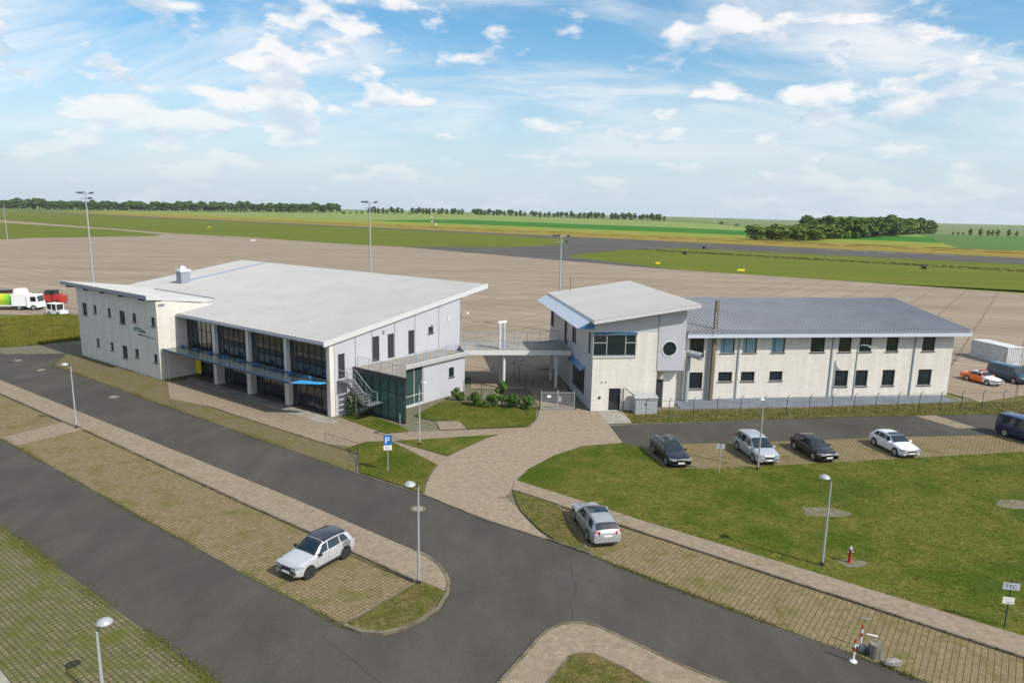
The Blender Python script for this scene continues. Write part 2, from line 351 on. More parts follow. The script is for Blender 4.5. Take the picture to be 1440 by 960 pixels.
def offset_line(pts, d):
    out_ = []
    for i, p in enumerate(pts):
        a = Vector(pts[max(i - 1, 0)]); b = Vector(pts[min(i + 1, len(pts) - 1)]); t = (b - a).normalized()
        out_.append((p[0] - t.y * d, p[1] + t.x * d))
    return out_
def kerb(pts, w=0.14, h=0.11, name='kerb', material='kerb'):
    """kerb stones in a row: each stone one piece"""
    root = None
    mb = MB()
    L_, R_ = offset_line(pts, w / 2), offset_line(pts, -w / 2)
    for i in range(len(pts) - 1):
        n = max(1, round((Vector(pts[i + 1]) - Vector(pts[i])).length / 1.0))
        for k in range(n):
            a, b = k / n + 0.003, (k + 1) / n - 0.003
            lp = lambda P, q: (P[i][0] + (P[i + 1][0] - P[i][0]) * q, P[i][1] + (P[i + 1][1] - P[i][1]) * q)
            l0, l1, q0, q1 = lp(L_, a), lp(L_, b), lp(R_, a), lp(R_, b)
            hh = h + rnd.uniform(-0.008, 0.008)
            mb.hexa([(*q0, -0.05), (*q1, -0.05), (*l1, -0.05), (*l0, -0.05), (*q0, hh), (*q1, hh), (*l1, hh), (*l0, hh)])
    return mb.build(name, material, kind='structure')

# ------------------------------------------------------------------ terrain and far land
def sm(a, b, x):
    t = max(0.0, min(1.0, (x - a) / (b - a))); return t * t * (3 - 2 * t)
def terrain(x, y):
    d = math.hypot(x, y)
    az = math.degrees(math.atan2(x, max(y, 1)))       # 0 ahead, + right
    if y < 50: return 0.0
    hgt = 14.5 - 9.5 * sm(-14, 13, az) - 4.5 * sm(12, 20, az)
    q = (x + 1.97) * 0.664 + (y - 638.95) * 0.748
    z = hgt * sm(20, 1250, q)
    k = sm(60, 300, q)
    z -= k * 26 * sm(1150, 2200, d) * sm(14, 24, az)
    z -= k * 18 * sm(2300, 4000, d) * (1 - sm(14, 24, az))
    z += k * 22 * sm(4500, 9000, d)
    return z
mb = MB()
rings = [0, 15, 40, 80, 120, 180, 260, 360, 480, 600, 750, 900, 1050, 1200, 1400, 1600, 1800, 2000, 2300, 2700, 3300, 4000, 5000, 6500, 8800]
na = 144
vs = []
for r_ in rings:
    for k in range(na):
        a = 2 * math.pi * k / na; x, y = r_ * math.sin(a), r_ * math.cos(a); vs.append((x, y, terrain(x, y) - 0.06))
fs = []
for i in range(len(rings) - 1):
    for k in range(na):
        a, b = i * na + k, i * na + (k + 1) % na
        fs.append((a, b, b + na, a + na) if i else (a, b + na, a + na))
mb.add(vs, fs)
gnd = mb.build('ground', 'farmland', smooth='full', kind='structure')

def strip_sheet(name, pa, pb, n_long, n_across, zoff, material):
    """sheet between two polylines (same count) following the terrain"""
    mb = MB(); rows = []
    def sample(P, q):
        t = q * (len(P) - 1); i = min(int(t), len(P) - 2); f = t - i
        return (P[i][0] + (P[i + 1][0] - P[i][0]) * f, P[i][1] + (P[i + 1][1] - P[i][1]) * f)
    vs = []
    for i in range(n_long + 1):
        a, b = sample(pa, i / n_long), sample(pb, i / n_long)
        for j in range(n_across + 1):
            f = j / n_across; x, y = a[0] + (b[0] - a[0]) * f, a[1] + (b[1] - a[1]) * f
            vs.append((x, y, terrain(x, y) + zoff))
    w = n_across + 1
    fs = [(i * w + j, (i + 1) * w + j, (i + 1) * w + j + 1, i * w + j + 1) for i in range(n_long) for j in range(n_across)]
    mb.add(vs, fs)
    return mb.build(name, material, smooth='full', kind='structure')
# runway axis: from far left to near right
RD = Vector((0.748, -0.664)).normalized(); RN = Vector((0.664, 0.748)).normalized()   # along, away from camera
R0 = Vector((-1.97, 638.95))                         # point on the far runway edge
def rq(r_, q): p = R0 + RD * r_ + RN * q; return (p.x, p.y)
def band(name, q0, q1, r0, r1, zoff, material, n=60):
    return strip_sheet(name, [rq(r0, q0), rq(r1, q0)], [rq(r0, q1), rq(r1, q1)], n, 10, zoff, material)
# airfield grass from the apron edge to the runway
tri_sheet('airfield_grass', [(-1500, 560), (-640, 420), (-269, 363), (-268, 389), (-229.6, 443), (-240, 476), (-179.7, 458), (-97, 390), (-35, 360), (5.5, 303.5), (61, 248.5), (107, 216), (141, 189), (330, 40), (900, -420), (1100, -200), rq(1600, -28), rq(0, -28), rq(-1400, -28), (-1700, 1500)], 0.02, 'airfield_grass')
band('runway', -30, 0, -1500, 1600, 0.06, 'taxi_asphalt')
band('runway_verge', 0, 118, -1400, 1600, 0.10, 'straw')
band('meadow', 118, 245, -1700, 700, 0.12, 'light_crop')
band('green_field', 245, 480, -560, 300, 0.16, 'dark_crop')
band('far_field', 480, 1100, -1500, 500, 0.16, 'pale_crop')
band('left_field', 245, 480, -1900, -560, 0.15, 'pale_crop')
# blue-green crop field on the right, beyond the runway
strip_sheet('crop_field', [rq(330, 119), rq(1700, 119)], [(640, 1120), (1500, 900)], 40, 14, 0.18, 'blue_crop')
# dark taxiway crossing from the apron to the runway
tri_sheet('taxiway', [(-60, 371.5), (5.5, 303), (61, 248), (25.1, 315.6), (30, 335), (38.3, 348.2), (60, 385), (102.6, 423), rq(160, -29), rq(20, -29), (36, 540), (40, 500), (40, 486), (26, 432), (-1, 392)], 0.045, 'taxi_asphalt')
tri_sheet('taxiway', [(102.6, 423), (150, 389), (239.5, 325.7), (300, 283), rq(470, -29), rq(160, -29)], 0.05, 'taxi_asphalt')
tri_sheet('taxi_strip', [(-568.5, 772), (-244.2, 495.3), (-200, 468), (-241.5, 474), (-313.6, 542), (-496.5, 674), (-900, 960), (-930, 1010)], 0.05, 'concrete_apron')
# concrete apron
tri_sheet('apron', [(-700, 330), (-269.2, 363.9), (-268, 389.4), (-229.7, 443.5), (-240, 479), (-179.7, 459.5), (-97.1, 391.3), (-35.3, 361), (5.5, 304.4), (61, 249.4), (106.9, 217), (141, 190), (330, 41), (420, -30), (300, -30), (140, 60), (76, 84), (51, 72.6), (47, 84), (14, 90), (-4, 80), (-6, 78), (-30, 96), (-50, 110), (-62, 108), (-76, 120), (-83, 118.6), (-100, 118), (-140, 128), (-400, 200)], 0.035, 'concrete_apron')

# ------------------------------------------------------------------ near ground
ZG = 0.0
tri_sheet('yard', [(-140, 128), (-100, 117), (-86, 114), (-62, 96), (-50, 105), (-6, 78), (14, 90), (51, 74), (76, 84), (140, 60), (120, -30), (-120, -30), (-160, 60)], -0.02, 'gravel')
road = tri_sheet('road', [(-120, 122), (-100, 112), (-75, 92.9), (-65.23, 86.9), (-58, 88), (-55.13, 80.99), (-34.54, 65.6), (-21.09, 55.5), (-11.27, 48.32), (-5.85, 44.67), (-1.35, 40.9), (2.37, 38.4), (4.73, 36.68), (8.51, 33.5), (12.04, 30.6), (15.59, 28.0), (17.64, 26.3), (30, 16.5), (60, -6), (60, -30), (-60, -30), (-60, 40), (-90, 90)], 0.0, 'asphalt')
PAV = 0.10
# pavement south of the main road, with its rounded end
sw = [(-75, 87), (-56.06, 73.38), (-40.37, 62.16), (-17.86, 45.94), (-14.8, 43.75), (-5.39, 36.68), (-4.56, 35.97), (-3.87, 35.12), (-3.38, 34.15), (-3.14, 33.29), (-3.2, 32.4), (-4.0, 33.0), (-4.81, 33.44), (-11.72, 38.6), (-17.69, 42.95), (-36.96, 57.2), (-39.98, 59.3), (-52.28, 68.2), (-75, 84.5)]
tri_sheet('pavement', sw, PAV, 'paver', thick=0.15)
kerb([(-36.9, 57.1), (-17.69, 42.85), (-11.72, 38.5), (-4.85, 33.4)], h=0.12)
kerb([(-75, 84.4), (-52.28, 68.1), (-39.98, 59.2)], h=0.12)
nose = [(-5.39, 36.73), (-4.52, 36.0), (-3.82, 35.14), (-3.32, 34.17), (-3.07, 33.29), (-3.05, 32.26), (-3.35, 30.93), (-4.09, 29.85), (-4.85, 29.12), (-5.64, 28.76), (-6.64, 28.83), (-7.62, 29.32)]
kerb(nose, w=0.2, h=0.12)
tri_sheet('grass_island', [(-4.76, 33.2), (-5.5, 32.1), (-6.65, 30.6), (-7.5, 29.4), (-6.64, 28.95), (-5.64, 28.9), (-4.95, 29.2), (-4.2, 29.95), (-3.5, 31.0), (-3.18, 32.3), (-3.4, 32.9)], 0.09, 'grass_worn')
kerb([(-4.75, 33.3), (-5.55, 32.1), (-6.7, 30.55), (-7.6, 29.4)], w=0.12, h=0.10)
# parking strips with grass-jointed pavers
tri_sheet('parking_strip', [(-36.96, 57.15), (-17.69, 42.9), (-11.72, 38.5), (-4.85, 33.4), (-5.55, 32.1), (-7.58, 29.4), (-13.16, 33.2), (-23.9, 41.1), (-39.69, 52.8)], 0.012, 'grasspaver')
tri_sheet('cross_path', [(-39.98, 59.25), (-36.96, 57.2), (-39.69, 52.8), (-42.27, 54.57)], 0.02, 'paver')
tri_sheet('parking_strip', [(-75, 84.4), (-52.28, 68.1), (-40.0, 59.2), (-42.27, 54.57), (-62, 69)], 0.012, 'grasspaver')
tri_sheet('parking_strip', [(-60, 60), (-30.65, 38.74), (-21.53, 32.24), (-16.0, 28.22), (-11.83, 25.22), (-4, 19.5), (-4, 5), (-19.63, 24.6), (-21.45, 26.0), (-60, 53)], 0.012, 'grasspaver2')
tri_sheet('concrete_path', [(-60, 53), (-21.45, 26.0), (-19.63, 24.6), (-4, 5), (-12, 5), (-60, 42)], 0.02, 'concrete')
# island at the bottom
isl = [(-6, 15), (-0.19, 25.57), (1.58, 28.7), (2.0, 29.25), (2.46, 29.61), (2.9, 29.8), (3.32, 29.87), (3.8, 29.8), (4.31, 29.62), (5.5, 28.66), (7.67, 26.81), (8.96, 25.93), (22, 16.5), (12, 10)]
tri_sheet('pavement', isl, PAV, 'paver', thick=0.15)
kerb(isl[:-1], w=0.16, h=0.12)
inn = [(-2, 19), (1.82, 25.63), (2.78, 27.24), (3.0, 27.42), (3.27, 27.5), (3.6, 27.52), (3.9, 27.47), (4.89, 26.73), (5.87, 25.75), (14, 19.5), (8, 14)]
tri_sheet('grass_island', inn, 0.125, 'grass_worn')
kerb(inn[:-1], w=0.1, h=0.14)
# east parking, pavement and triangle of grass
tri_sheet('parking_strip', [(3.41, 43.3), (7.03, 40.5), (14.3, 34.85), (23.28, 27.9), (36, 18), (30, 16.6), (17.64, 26.35), (15.59, 28.1), (12.04, 30.65), (8.51, 33.55), (4.73, 36.75), (3.66, 41.6)], 0.012, 'grasspaver')
tri_sheet('pavement', [(0.46, 47.56), (4.45, 44.46), (8.9, 40.9), (14.88, 36.55), (24.38, 29.5), (38, 19), (36.5, 17.6), (23.28, 28.0), (14.3, 34.95), (7.03, 40.6), (3.41, 43.4), (0.21, 45.84)], PAV, 'paver', thick=0.15)
kerb([(3.3, 43.36), (7.03, 40.5), (14.3, 34.85), (23.28, 27.9), (36.5, 17.5)], h=0.12)
tri_sheet('grass_triangle', [(0.26, 45.72), (3.18, 43.46), (3.66, 41.61), (4.7, 36.82), (2.87, 38.3), (1.98, 39.6), (0.85, 42.23), (0.5, 43.91)], 0.07, 'grass_worn')
kerb([(3.3, 43.4), (3.68, 41.61), (4.75, 36.76)], w=0.12, h=0.10)
kerb([(2.37, 38.45), (4.75, 36.72)], w=0.12, h=0.11)
# plaza of bricks between lawns, up to the gate
plaza = [(-5.85, 44.72), (-5.91, 46.69), (-5.8, 48.33), (-5.5, 50.4), (-4.91, 52.32), (-3.91, 54.06), (-1.98, 57.09), (-0.84, 58.14), (1.78, 60.35), (2.5, 62.82), (2.89, 66.2), (2.0, 74), (-4.5, 74), (-5, 84), (6, 84), (6.5, 67), (7.9, 66.0), (8.54, 66.0), (9.1, 61.81), (9.27, 60.63), (9.67, 56.49), (8.66, 56.25), (6.17, 55.55), (3.63, 53.15), (1.39, 49.88), (0.46, 47.56), (0.21, 45.84), (-0.27, 44.58), (0.46, 43.1), (1.35, 40.68), (2.37, 38.5), (-1.35, 40.95)]
tri_sheet('brick_driveway', plaza, 0.03, 'plaza')
kerb([(-11.27, 48.38), (-5.85, 44.7), (-1.35, 40.9), (2.37, 38.44)], w=0.10, h=0.05)
tri_sheet('concrete_path', [(8.54, 66.0), (11.08, 66.4), (11.41, 62.29), (9.1, 61.81)], 0.045, 'concrete')
# brick walk in front of the hall and lawns
walk = [(-58, 88), (-55.4, 86.9), (-39.3, 75.1), (-37.2, 77.0), (-16.7, 62.1), (-15.0, 63.0), (-14.1, 63.6), (-9.42, 59.41), (-8.82, 58.42), (-3.86, 59.36), (1.6, 60.5), (1.78, 60.3), (-0.84, 58.14), (-4.91, 52.32), (-5.5, 50.4), (-10.07, 55.84), (-12.17, 55.52), (-13.34, 53.67), (-11.27, 48.4), (-14.03, 50.45), (-21.09, 55.6), (-34.54, 65.6), (-55.13, 81.05)]
tri_sheet('brick_walk', walk, 0.015, 'verge')
tri_sheet('brick_walk', [(-34.5, 67.5), (-29.05, 64.9), (-25.81, 62.4), (-15.16, 54.8), (-12.9, 54.2), (-12.17, 55.52), (-10.07, 55.84), (-5.5, 50.45), (-4.95, 52.3), (-9.95, 55.9), (-0.84, 58.14), (1.7, 60.3), (-3.86, 59.3), (-8.82, 58.38), (-10.89, 57.69), (-15.86, 62.1), (-16.8, 61.9), (-36.0, 75.9), (-38, 74)], 0.022, 'paver')
kerb([(-34, 66.4), (-32.66, 64.9), (-29.05, 64.66), (-25.81, 62.25), (-15.16, 54.62), (-12.2, 52.5)], w=0.1, h=0.08)
tri_sheet('paved_apron', [(-37.0, 76.8), (-16.8, 62.0), (-15.6, 60.3), (-17.6, 60.6), (-36.0, 74.6)], 0.05, 'concrete', thick=0.08)
tri_sheet('lawn', [(-13.34, 53.67), (-12.17, 55.4), (-10.1, 55.7), (-5.6, 50.4), (-5.95, 48.4), (-6.0, 46.69), (-5.95, 44.9), (-7.89, 46.4), (-11.14, 48.55), (-12.0, 52.4)], 0.06, 'grass')
tri_sheet('lawn', [(-9.7, 55.8), (-4.95, 52.45), (-4.0, 54.1), (-2.05, 57.09), (-1.0, 58.05)], 0.06, 'grass')
tri_sheet('lawn', [(-15.86, 62.2), (-14.19, 63.77), (-9.5, 59.5), (-8.95, 58.5), (-10.89, 57.8)], 0.06, 'grass')
tri_sheet('lawn', [(-9.19, 63.17), (-7.05, 68.62), (-4.24, 68.29), (-0.57, 66.5), (2.6, 66.5), (2.4, 62.82), (1.59, 60.65), (-3.86, 59.5), (-4.82, 61.87), (-7.13, 61.71)], 0.06, 'grass')
tri_sheet('paved_apron', [(-4.75, 61.8), (-3.9, 59.5), (-6.2, 59.0), (-7.0, 61.6)], 0.05, 'paver')
# big lawn on the right
lawn = [(0.55, 47.5), (1.45, 49.85), (3.7, 53.1), (6.2, 55.45), (8.66, 56.15), (9.8, 56.3), (10.9, 55.6), (12.19, 50.47), (16.02, 50.83), (26.45, 52.74), (35.36, 54.56), (43.84, 56.25), (70, 61), (90, 30), (60, 0), (38, 19.1), (24.38, 29.6), (14.9, 36.65), (8.95, 41.0), (4.5, 44.55)]
tri_sheet('lawn', lawn, 0.06, 'grass')
# road behind the parked cars, their parking row and the verge under the fence
tri_sheet('road', [(9.2, 61.2), (9.67, 56.4), (11.13, 55.49), (14.83, 56.44), (25.1, 57.91), (35.2, 59.61), (47.34, 61.07), (90, 67), (90, 74), (52.71, 68.4), (32.38, 65.5), (11.4, 61.84)], 0.035, 'asphalt')
tri_sheet('parking_strip', [(11.0, 55.5), (14.83, 56.44), (25.1, 57.91), (35.2, 59.61), (47.34, 61.07), (90, 67), (90, 63), (43.84, 56.25), (35.36, 54.56), (26.45, 52.74), (16.02, 50.83), (12.19, 50.47)], 0.066, 'grasspaver')
kerb([(11.0, 55.6), (12.15, 50.4)], w=0.1, h=0.1)
tri_sheet('grass_verge', [(11.41, 62.3), (32.38, 65.6), (52.71, 68.5), (90, 74), (90, 84), (60, 77), (48.5, 72.3), (30.16, 68.68), (17.37, 66.98), (12.3, 66.1), (11.1, 66.4)], 0.03, 'grass_worn')
tri_sheet('paved_strip', [(17.2, 67.2), (30.16, 68.9), (46.64, 72.0), (48.4, 72.4), (48.0, 76), (17, 72)], 0.05, 'bluegrey')
kerb([(12.3, 66.2), (17.37, 67.05), (30.16, 68.78), (46.64, 71.88), (48.6, 72.3)], w=0.25, h=0.10, name='kerb')
tri_sheet('brick_patch', [(40.5, 66.5), (42.7, 67.0), (44.2, 63.0), (42.2, 62.6)], 0.042, 'paver')
def crack(pts, w=0.03, z=0.006, seed=1):
    r_ = random.Random(seed); P = []
    for i in range(len(pts) - 1):
        for k in range(6):
            f = k / 6; P.append((pts[i][0] + (pts[i + 1][0] - pts[i][0]) * f + r_.gauss(0, 0.05), pts[i][1] + (pts[i + 1][1] - pts[i][1]) * f + r_.gauss(0, 0.05)))
    P.append(pts[-1]); A_, B_ = offset_line(P, w / 2), offset_line(P, -w / 2)
    MB().add([(x, y, z) for x, y in A_] + [(x, y, z) for x, y in B_], [(i, i + 1, len(P) + i + 1, len(P) + i) for i in range(len(P) - 1)]).build('road_crack', 'tar', kind='structure')
M['tar'] = mat('tar_seam', (0.038, 0.036, 0.032), 0.9, spec=0.1)
crack([(3.3, 29.95), (3.2, 31.2), (3.6, 33.2), (3.5, 35.6)], 0.02, seed=1); crack([(-3.0, 32.0), (-1.2, 32.9), (0.4, 33.9)], 0.018, seed=2)
crack([(-8.5, 28.6), (-6.0, 26.2), (-3.5, 24.3)], 0.018, seed=3); crack([(13, 60.2), (24, 61.6), (40, 63.9), (60, 66.6)], 0.02, z=0.041, seed=5)
MB().box(-0.75, -0.25, 44.3, 44.6, 0.03, 0.045).build('drain_grate', 'olive', kind='structure')
M['patch_dark'] = mat('asphalt_repair', (0.052, 0.049, 0.043), 0.9, col2=(0.066, 0.062, 0.054), scale=0.8, detail=8, coord='world', fine=8.0, grain=0.16)
M['stain_pale'] = mat('dusty_asphalt', (0.083, 0.078, 0.067), 0.9, col2=(0.072, 0.068, 0.059), scale=0.7, detail=8, coord='world', fine=6.0, grain=0.2)
def blob_patch(x, y, rx, ry, ang, material, seed, z=0.005):
    r_ = random.Random(seed); P = []
    for k in range(22):
        a_ = 2 * math.pi * k / 22; q = r_.uniform(0.78, 1.15); px_, py_ = rx * q * math.cos(a_), ry * q * math.sin(a_)
        P.append((x + px_ * math.cos(ang) - py_ * math.sin(ang), y + px_ * math.sin(ang) + py_ * math.cos(ang)))
    tri_sheet('road_patch', P, z, material)
blob_patch(-2.6, 36.9, 0.9, 0.35, A1, 'stain_pale', 1); blob_patch(3.2, 34.2, 1.6, 0.6, A1 + 0.3, 'stain_pale', 2); blob_patch(-9.5, 27.2, 1.4, 0.5, A1, 'stain_pale', 3)
blob_patch(22, 60.0, 2.5, 0.5, A3, 'stain_pale', 8, z=0.04)
# bare patches in the lawn, manholes
for (x, y, w_, h_) in ((20.9, 43.1, 1.5, 0.9), (35.2, 45.0, 1.3, 1.0), (19.5, 36.2, 0.75, 0.55)):
    tri_sheet('bare_patch', [(x + w_ * math.cos(a) * (1 + 0.25 * math.sin(3 * a + x)), y + h_ * math.sin(a) * (1 + 0.2 * math.cos(2 * a))) for a in [k * math.pi / 9 for k in range(18)]], 0.066, 'soil')
for i, (x, y) in enumerate([(-5.94, 42.46), (-40.36, 67.75), (-55.12, 78.69), (-61.2, 83.4)]):
    o = MB().lathe([(0.0, 0.012), (0.32, 0.012), (0.32, 0.0)], 20, (x, y, 0.0)).build('manhole', 'concrete')
    ring = MB().lathe([(0.32, 0.014), (0.5, 0.012), (0.5, 0.0)], 20, (x, y, 0.0)).build('rim', 'soil', o)
    tag(o, ['round grey manhole cover in the road by the lamp at the plaza', 'round grey manhole cover in the road before the windowed brick wing', 'grey manhole cover far up the road near the grassy nose', 'small grey manhole cover at the far end of the road'][i], 'manhole')

# ------------------------------------------------------------------ building helpers
def wall_open(mb, P, u0, u1, ztop, openings, depth=0.22, z0=0.0):
    """wall face in plane P(u,z,d) with rectangular openings (ua,ub,za,zb) and reveals; ztop number or function of u"""
    zt = ztop if callable(ztop) else (lambda u: ztop)
    us = sorted(set([u0, u1] + [o[0] for o in openings] + [o[1] for o in openings]))
    for i in range(len(us) - 1):
        a, b = us[i], us[i + 1]; um = (a + b) / 2
        ops = sorted([(o[2], o[3]) for o in openings if o[0] < um < o[1]])
        z = z0
        for (za, zb) in ops:
            if za > z + 1e-6: mb.add([P(a, z, 0), P(b, z, 0), P(b, za, 0), P(a, za, 0)], [(0, 1, 2, 3)])
            z = zb
        mb.add([P(a, z, 0), P(b, z, 0), P(b, zt(b), 0), P(a, zt(a), 0)], [(0, 1, 2, 3)])
    for (a, b, za, zb) in openings:
        for p, q in (((a, za), (a, zb)), ((a, zb), (b, zb)), ((b, zb), (b, za)), ((b, za), (a, za))):
            mb.add([P(p[0], p[1], 0), P(q[0], q[1], 0), P(q[0], q[1], depth), P(p[0], p[1], depth)], [(0, 1, 2, 3)])
    return mb
def pbox(mb, P, u0, u1, z0, z1, d0, d1):
    mb.hexa([P(u0, z0, d0), P(u1, z0, d0), P(u1, z0, d1), P(u0, z0, d1), P(u0, z1, d0), P(u1, z1, d0), P(u1, z1, d1), P(u0, z1, d1)])
    return mb
def window(P, op, parent, mull=(), trans=(), depth=0.15, glass='glass', fr='frame', sill=True, name='window', fw_=0.06):
    a, b, za, zb = op
    f = MB()
    pbox(f, P, a, a + fw_, za, zb, depth - 0.05, depth + 0.05); pbox(f, P, b - fw_, b, za, zb, depth - 0.05, depth + 0.05)
    pbox(f, P, a + fw_, b - fw_, za, za + fw_, depth - 0.05, depth + 0.05); pbox(f, P, a + fw_, b - fw_, zb - fw_, zb, depth - 0.05, depth + 0.05)
    for m_ in mull: pbox(f, P, m_ - 0.03, m_ + 0.03, za + fw_, zb - fw_, depth - 0.045, depth + 0.045)
    for t_ in trans: pbox(f, P, a + fw_, b - fw_, t_ - 0.03, t_ + 0.03, depth - 0.04, depth + 0.04)
    if sill: pbox(f, P, a - 0.08, b + 0.08, za - 0.07, za - 0.005, -0.10, depth)
    w = f.build(name, fr, parent)
    us = [a + fw_] + [m_ for m_ in mull] + [b - fw_]
    for i in range(len(us) - 1):
        p = MB(); pbox(p, P, us[i] + 0.031, us[i + 1] - 0.031, za + fw_ + 0.002, zb - fw_ - 0.002, depth - 0.01, depth + 0.01)
        p.build('pane', glass, w)
    return w
def ribbed_roof(mb, s0f, s1f, t0, t1, zf, pitch=0.50, rib=0.04, along='t'):
    """profiled sheet: ribs run from (.,t0) to (.,t1); s0f/s1f: extents at both ends ((s at t0),(s at t1))"""
    n = int(round((s1f[0] - s0f[0]) / pitch))
    prof = []
    for i in range(n):
        for q, h in ((0.0, 0), (0.66, 0), (0.72, rib), (0.92, rib)):
            prof.append(((i + q) / n, h))
    prof.append((1.0, 0))
    vs = []
    for tt, e in ((t0, 0), (t1, 1)):
        for q, h in prof:
            s = s0f[e] + (s1f[e] - s0f[e]) * q
            p = (s, tt) if along == 't' else (tt, s)
            vs.append((p[0], p[1], zf(*p) + h))
    k = len(prof)
    mb.add(vs, [(i, i + 1, k + i + 1, k + i) for i in range(k - 1)])
    return mb
def shade_troughs(o, second):
    """darker second material in the flat troughs: rib shading painted as colour"""
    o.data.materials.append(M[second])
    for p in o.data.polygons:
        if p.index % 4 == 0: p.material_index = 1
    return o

# ================================================================== terminal building
D0 = (-16.80, 62.25, 0.0)
T = thing('terminal_building', 'white terminal hall with sloping ribbed roof, glazed front and block wing', 'building', D0, A1)
# --- wing
Pf = lambda u, z, d: (u, -3.0 + d, z)
wins = [(-18.9, -17.6, 5.46, 7.0), (-15.7, -14.9, 5.95, 7.0), (-11.9, -11.1, 5.95, 7.0), (-8.9, -7.5, 5.46, 7.0), (-5.7, -4.8, 5.95, 7.0), (-1.3, -0.5, 5.95, 7.0),
        (-15.7, -14.9, 1.79, 2.83), (-11.9, -11.1, 1.79, 2.83), (-8.9, -7.6, 1.3, 2.83), (-5.7, -4.8, 1.79, 2.83), (-1.3, -0.5, 1.79, 2.83)]
wins = [(a - 25.71, b - 25.71, c, d) for a, b, c, d in wins]
mb = MB(); wall_open(mb, Pf, -45.95, -25.71, 8.8, wins)
Ps = lambda u, z, d: (-25.71 - d, u, z)
wall_open(mb, Ps, -3.0, -1.9, 8.8, [(-2.75, -2.05, 8.2, 8.5)]); wall_open(mb, Ps, -1.9, 5.1, lambda u: 9.42 - (u + 3.6) * 0.1443 - 0.40, [])
mb.add([(-45.95, -3, 0), (-45.95, 18.5, 0), (-45.95, 18.5, 9.9), (-45.95, 5, 7.6), (-45.95, -3, 8.8)], [(0, 1, 2, 3, 4)])
mb.build('wing_wall', 'wall_brick', T)
for w_ in wins: window(Pf, w_, T, mull=((w_[0] + w_[1]) / 2,) if w_[1] - w_[0] > 1.1 else ())
v_ = MB()
for k in range(5): pbox(v_, Ps, -2.75, -2.05, 8.21 + k * 0.06, 8.245 + k * 0.06, 0.02, 0.12)
v_.build('vent_grille', 'fascia_grey', T)
# logo lettering on the wing: a green swoosh and two lines of dark letters
lg = MB()
for k in range(14):
    a0, a1_ = k / 14, (k + 1) / 14
    f = lambda q: (-31.2 + 2.3 * q, 5.18 + 0.22 * math.sin(q * 2.6) - 0.10 * q)
    th = lambda q: 0.05 + 0.17 * (1 - q) ** 1.2
    (ua, za), (ub, zb) = f(a0), f(a1_)
    lg.hexa([Pf(ua, za - th(a0), -0.03), Pf(ub, zb - th(a1_), -0.03), Pf(ub, zb - th(a1_), -0.002), Pf(ua, za - th(a0), -0.002), Pf(ua, za + th(a0), -0.03), Pf(ub, zb + th(a1_), -0.03), Pf(ub, zb + th(a1_), -0.002), Pf(ua, za + th(a0), -0.002)])
M['logo_green'] = mat('logo_green', (0.10, 0.24, 0.15), 0.5)
lg.build('logo_swoosh', 'logo_green', T)
def text_part(body, size, loc, rot, parent, material, name='lettering', ext=0.012, sx=1.0):
    cu_ = bpy.data.curves.new(name, 'FONT'); cu_.body = body; cu_.size = size; cu_.extrude = ext; cu_.align_x = 'LEFT'
    tmp = bpy.data.objects.new(name, cu_); C.objects.link(tmp)
    dg = bpy.context.evaluated_depsgraph_get(); me = bpy.data.meshes.new_from_object(tmp.evaluated_get(dg))
    bpy.data.objects.remove(tmp); me.materials.clear(); me.materials.append(M[material])
    o = bpy.data.objects.new(name, me); C.objects.link(o); o.parent = parent; o.location = loc; o.rotation_euler = rot; o.scale = (sx, 1, 1)
    return o
M['letter_dark'] = mat('letter_dark', (0.05, 0.06, 0.06), 0.5)
M['letter_grey'] = mat('letter_grey', (0.28, 0.30, 0.33), 0.5)
def stroke_row(u0, u1, z, h, material, seed):
    r_ = random.Random(seed); mb = MB(); u = u0
    while u < u1:
        w_ = r_.uniform(0.05, 0.12); hh = h * r_.choice((0.6, 0.62, 1.0)); pbox(mb, Pf, u, u + w_, z, z + hh, -0.02, -0.002); u += w_ + r_.uniform(0.05, 0.09)
    return mb.build('lettering', material, T)
stroke_row(-30.3, -28.5, 4.95, 0.30, 'letter_dark', 1); stroke_row(-30.3, -28.6, 4.55, 0.28, 'letter_dark', 2); stroke_row(-28.4, -26.4, 4.5, 0.26, 'letter_grey', 3)
# wing roof: tilts up towards the road
zr = lambda s, t: 9.42 - (t + 3.6) * (9.42 - 8.15) / 8.8
wr = MB()
c = [(-49.0, -3.6), (-26.5, -3.6), (-28.1, 5.2), (-50.4, 5.2)]
top = [(x, y, zr(x, y)) for x, y in c]; bot = [(x, y, zr(x, y) - 0.42) for x, y in c]
wr.add(bot + top, [(3, 2, 1, 0), (0, 1, 5, 4), (1, 2, 6, 5), (2, 3, 7, 6), (3, 0, 4, 7)])
wr.build('wing_roof', 'fascia_grey', T)
wt = MB(); ribbed_roof(wt, (-48.98, -50.38), (-26.52, -28.12), -3.58, 5.2, lambda s, t: zr(s, t) + 0.01, pitch=0.50, rib=0.035)
shade_troughs(wt.build('wing_roof_sheet', 'roof_metal', T), 'roof_trough_shade')
rf = MB(); rf.hexa([(-26.48, -3.62, 8.98), (-26.44, -3.62, 8.98), (-28.06, 5.2, 7.75), (-28.1, 5.2, 7.75), (-26.48, -3.62, 9.45), (-26.44, -3.62, 9.45), (-28.06, 5.2, 8.2), (-28.1, 5.2, 8.2)])
rf.build('wing_roof_verge', 'fascia', T)
bk = MB()
for s in (-47.4, -42.5, -38.0, -33.2, -28.4):
    b_ = MB().hexa([(s - 0.1, -3.55, 8.75), (s + 0.1, -3.55, 8.75), (s + 0.1, -1.0, 8.4), (s - 0.1, -1.0, 8.4), (s - 0.1, -3.55, 8.99), (s + 0.1, -3.55, 8.99), (s + 0.1, -1.0, 8.62), (s - 0.1, -1.0, 8.62)])
    b_.build('roof_bracket', 'darkblue', T)
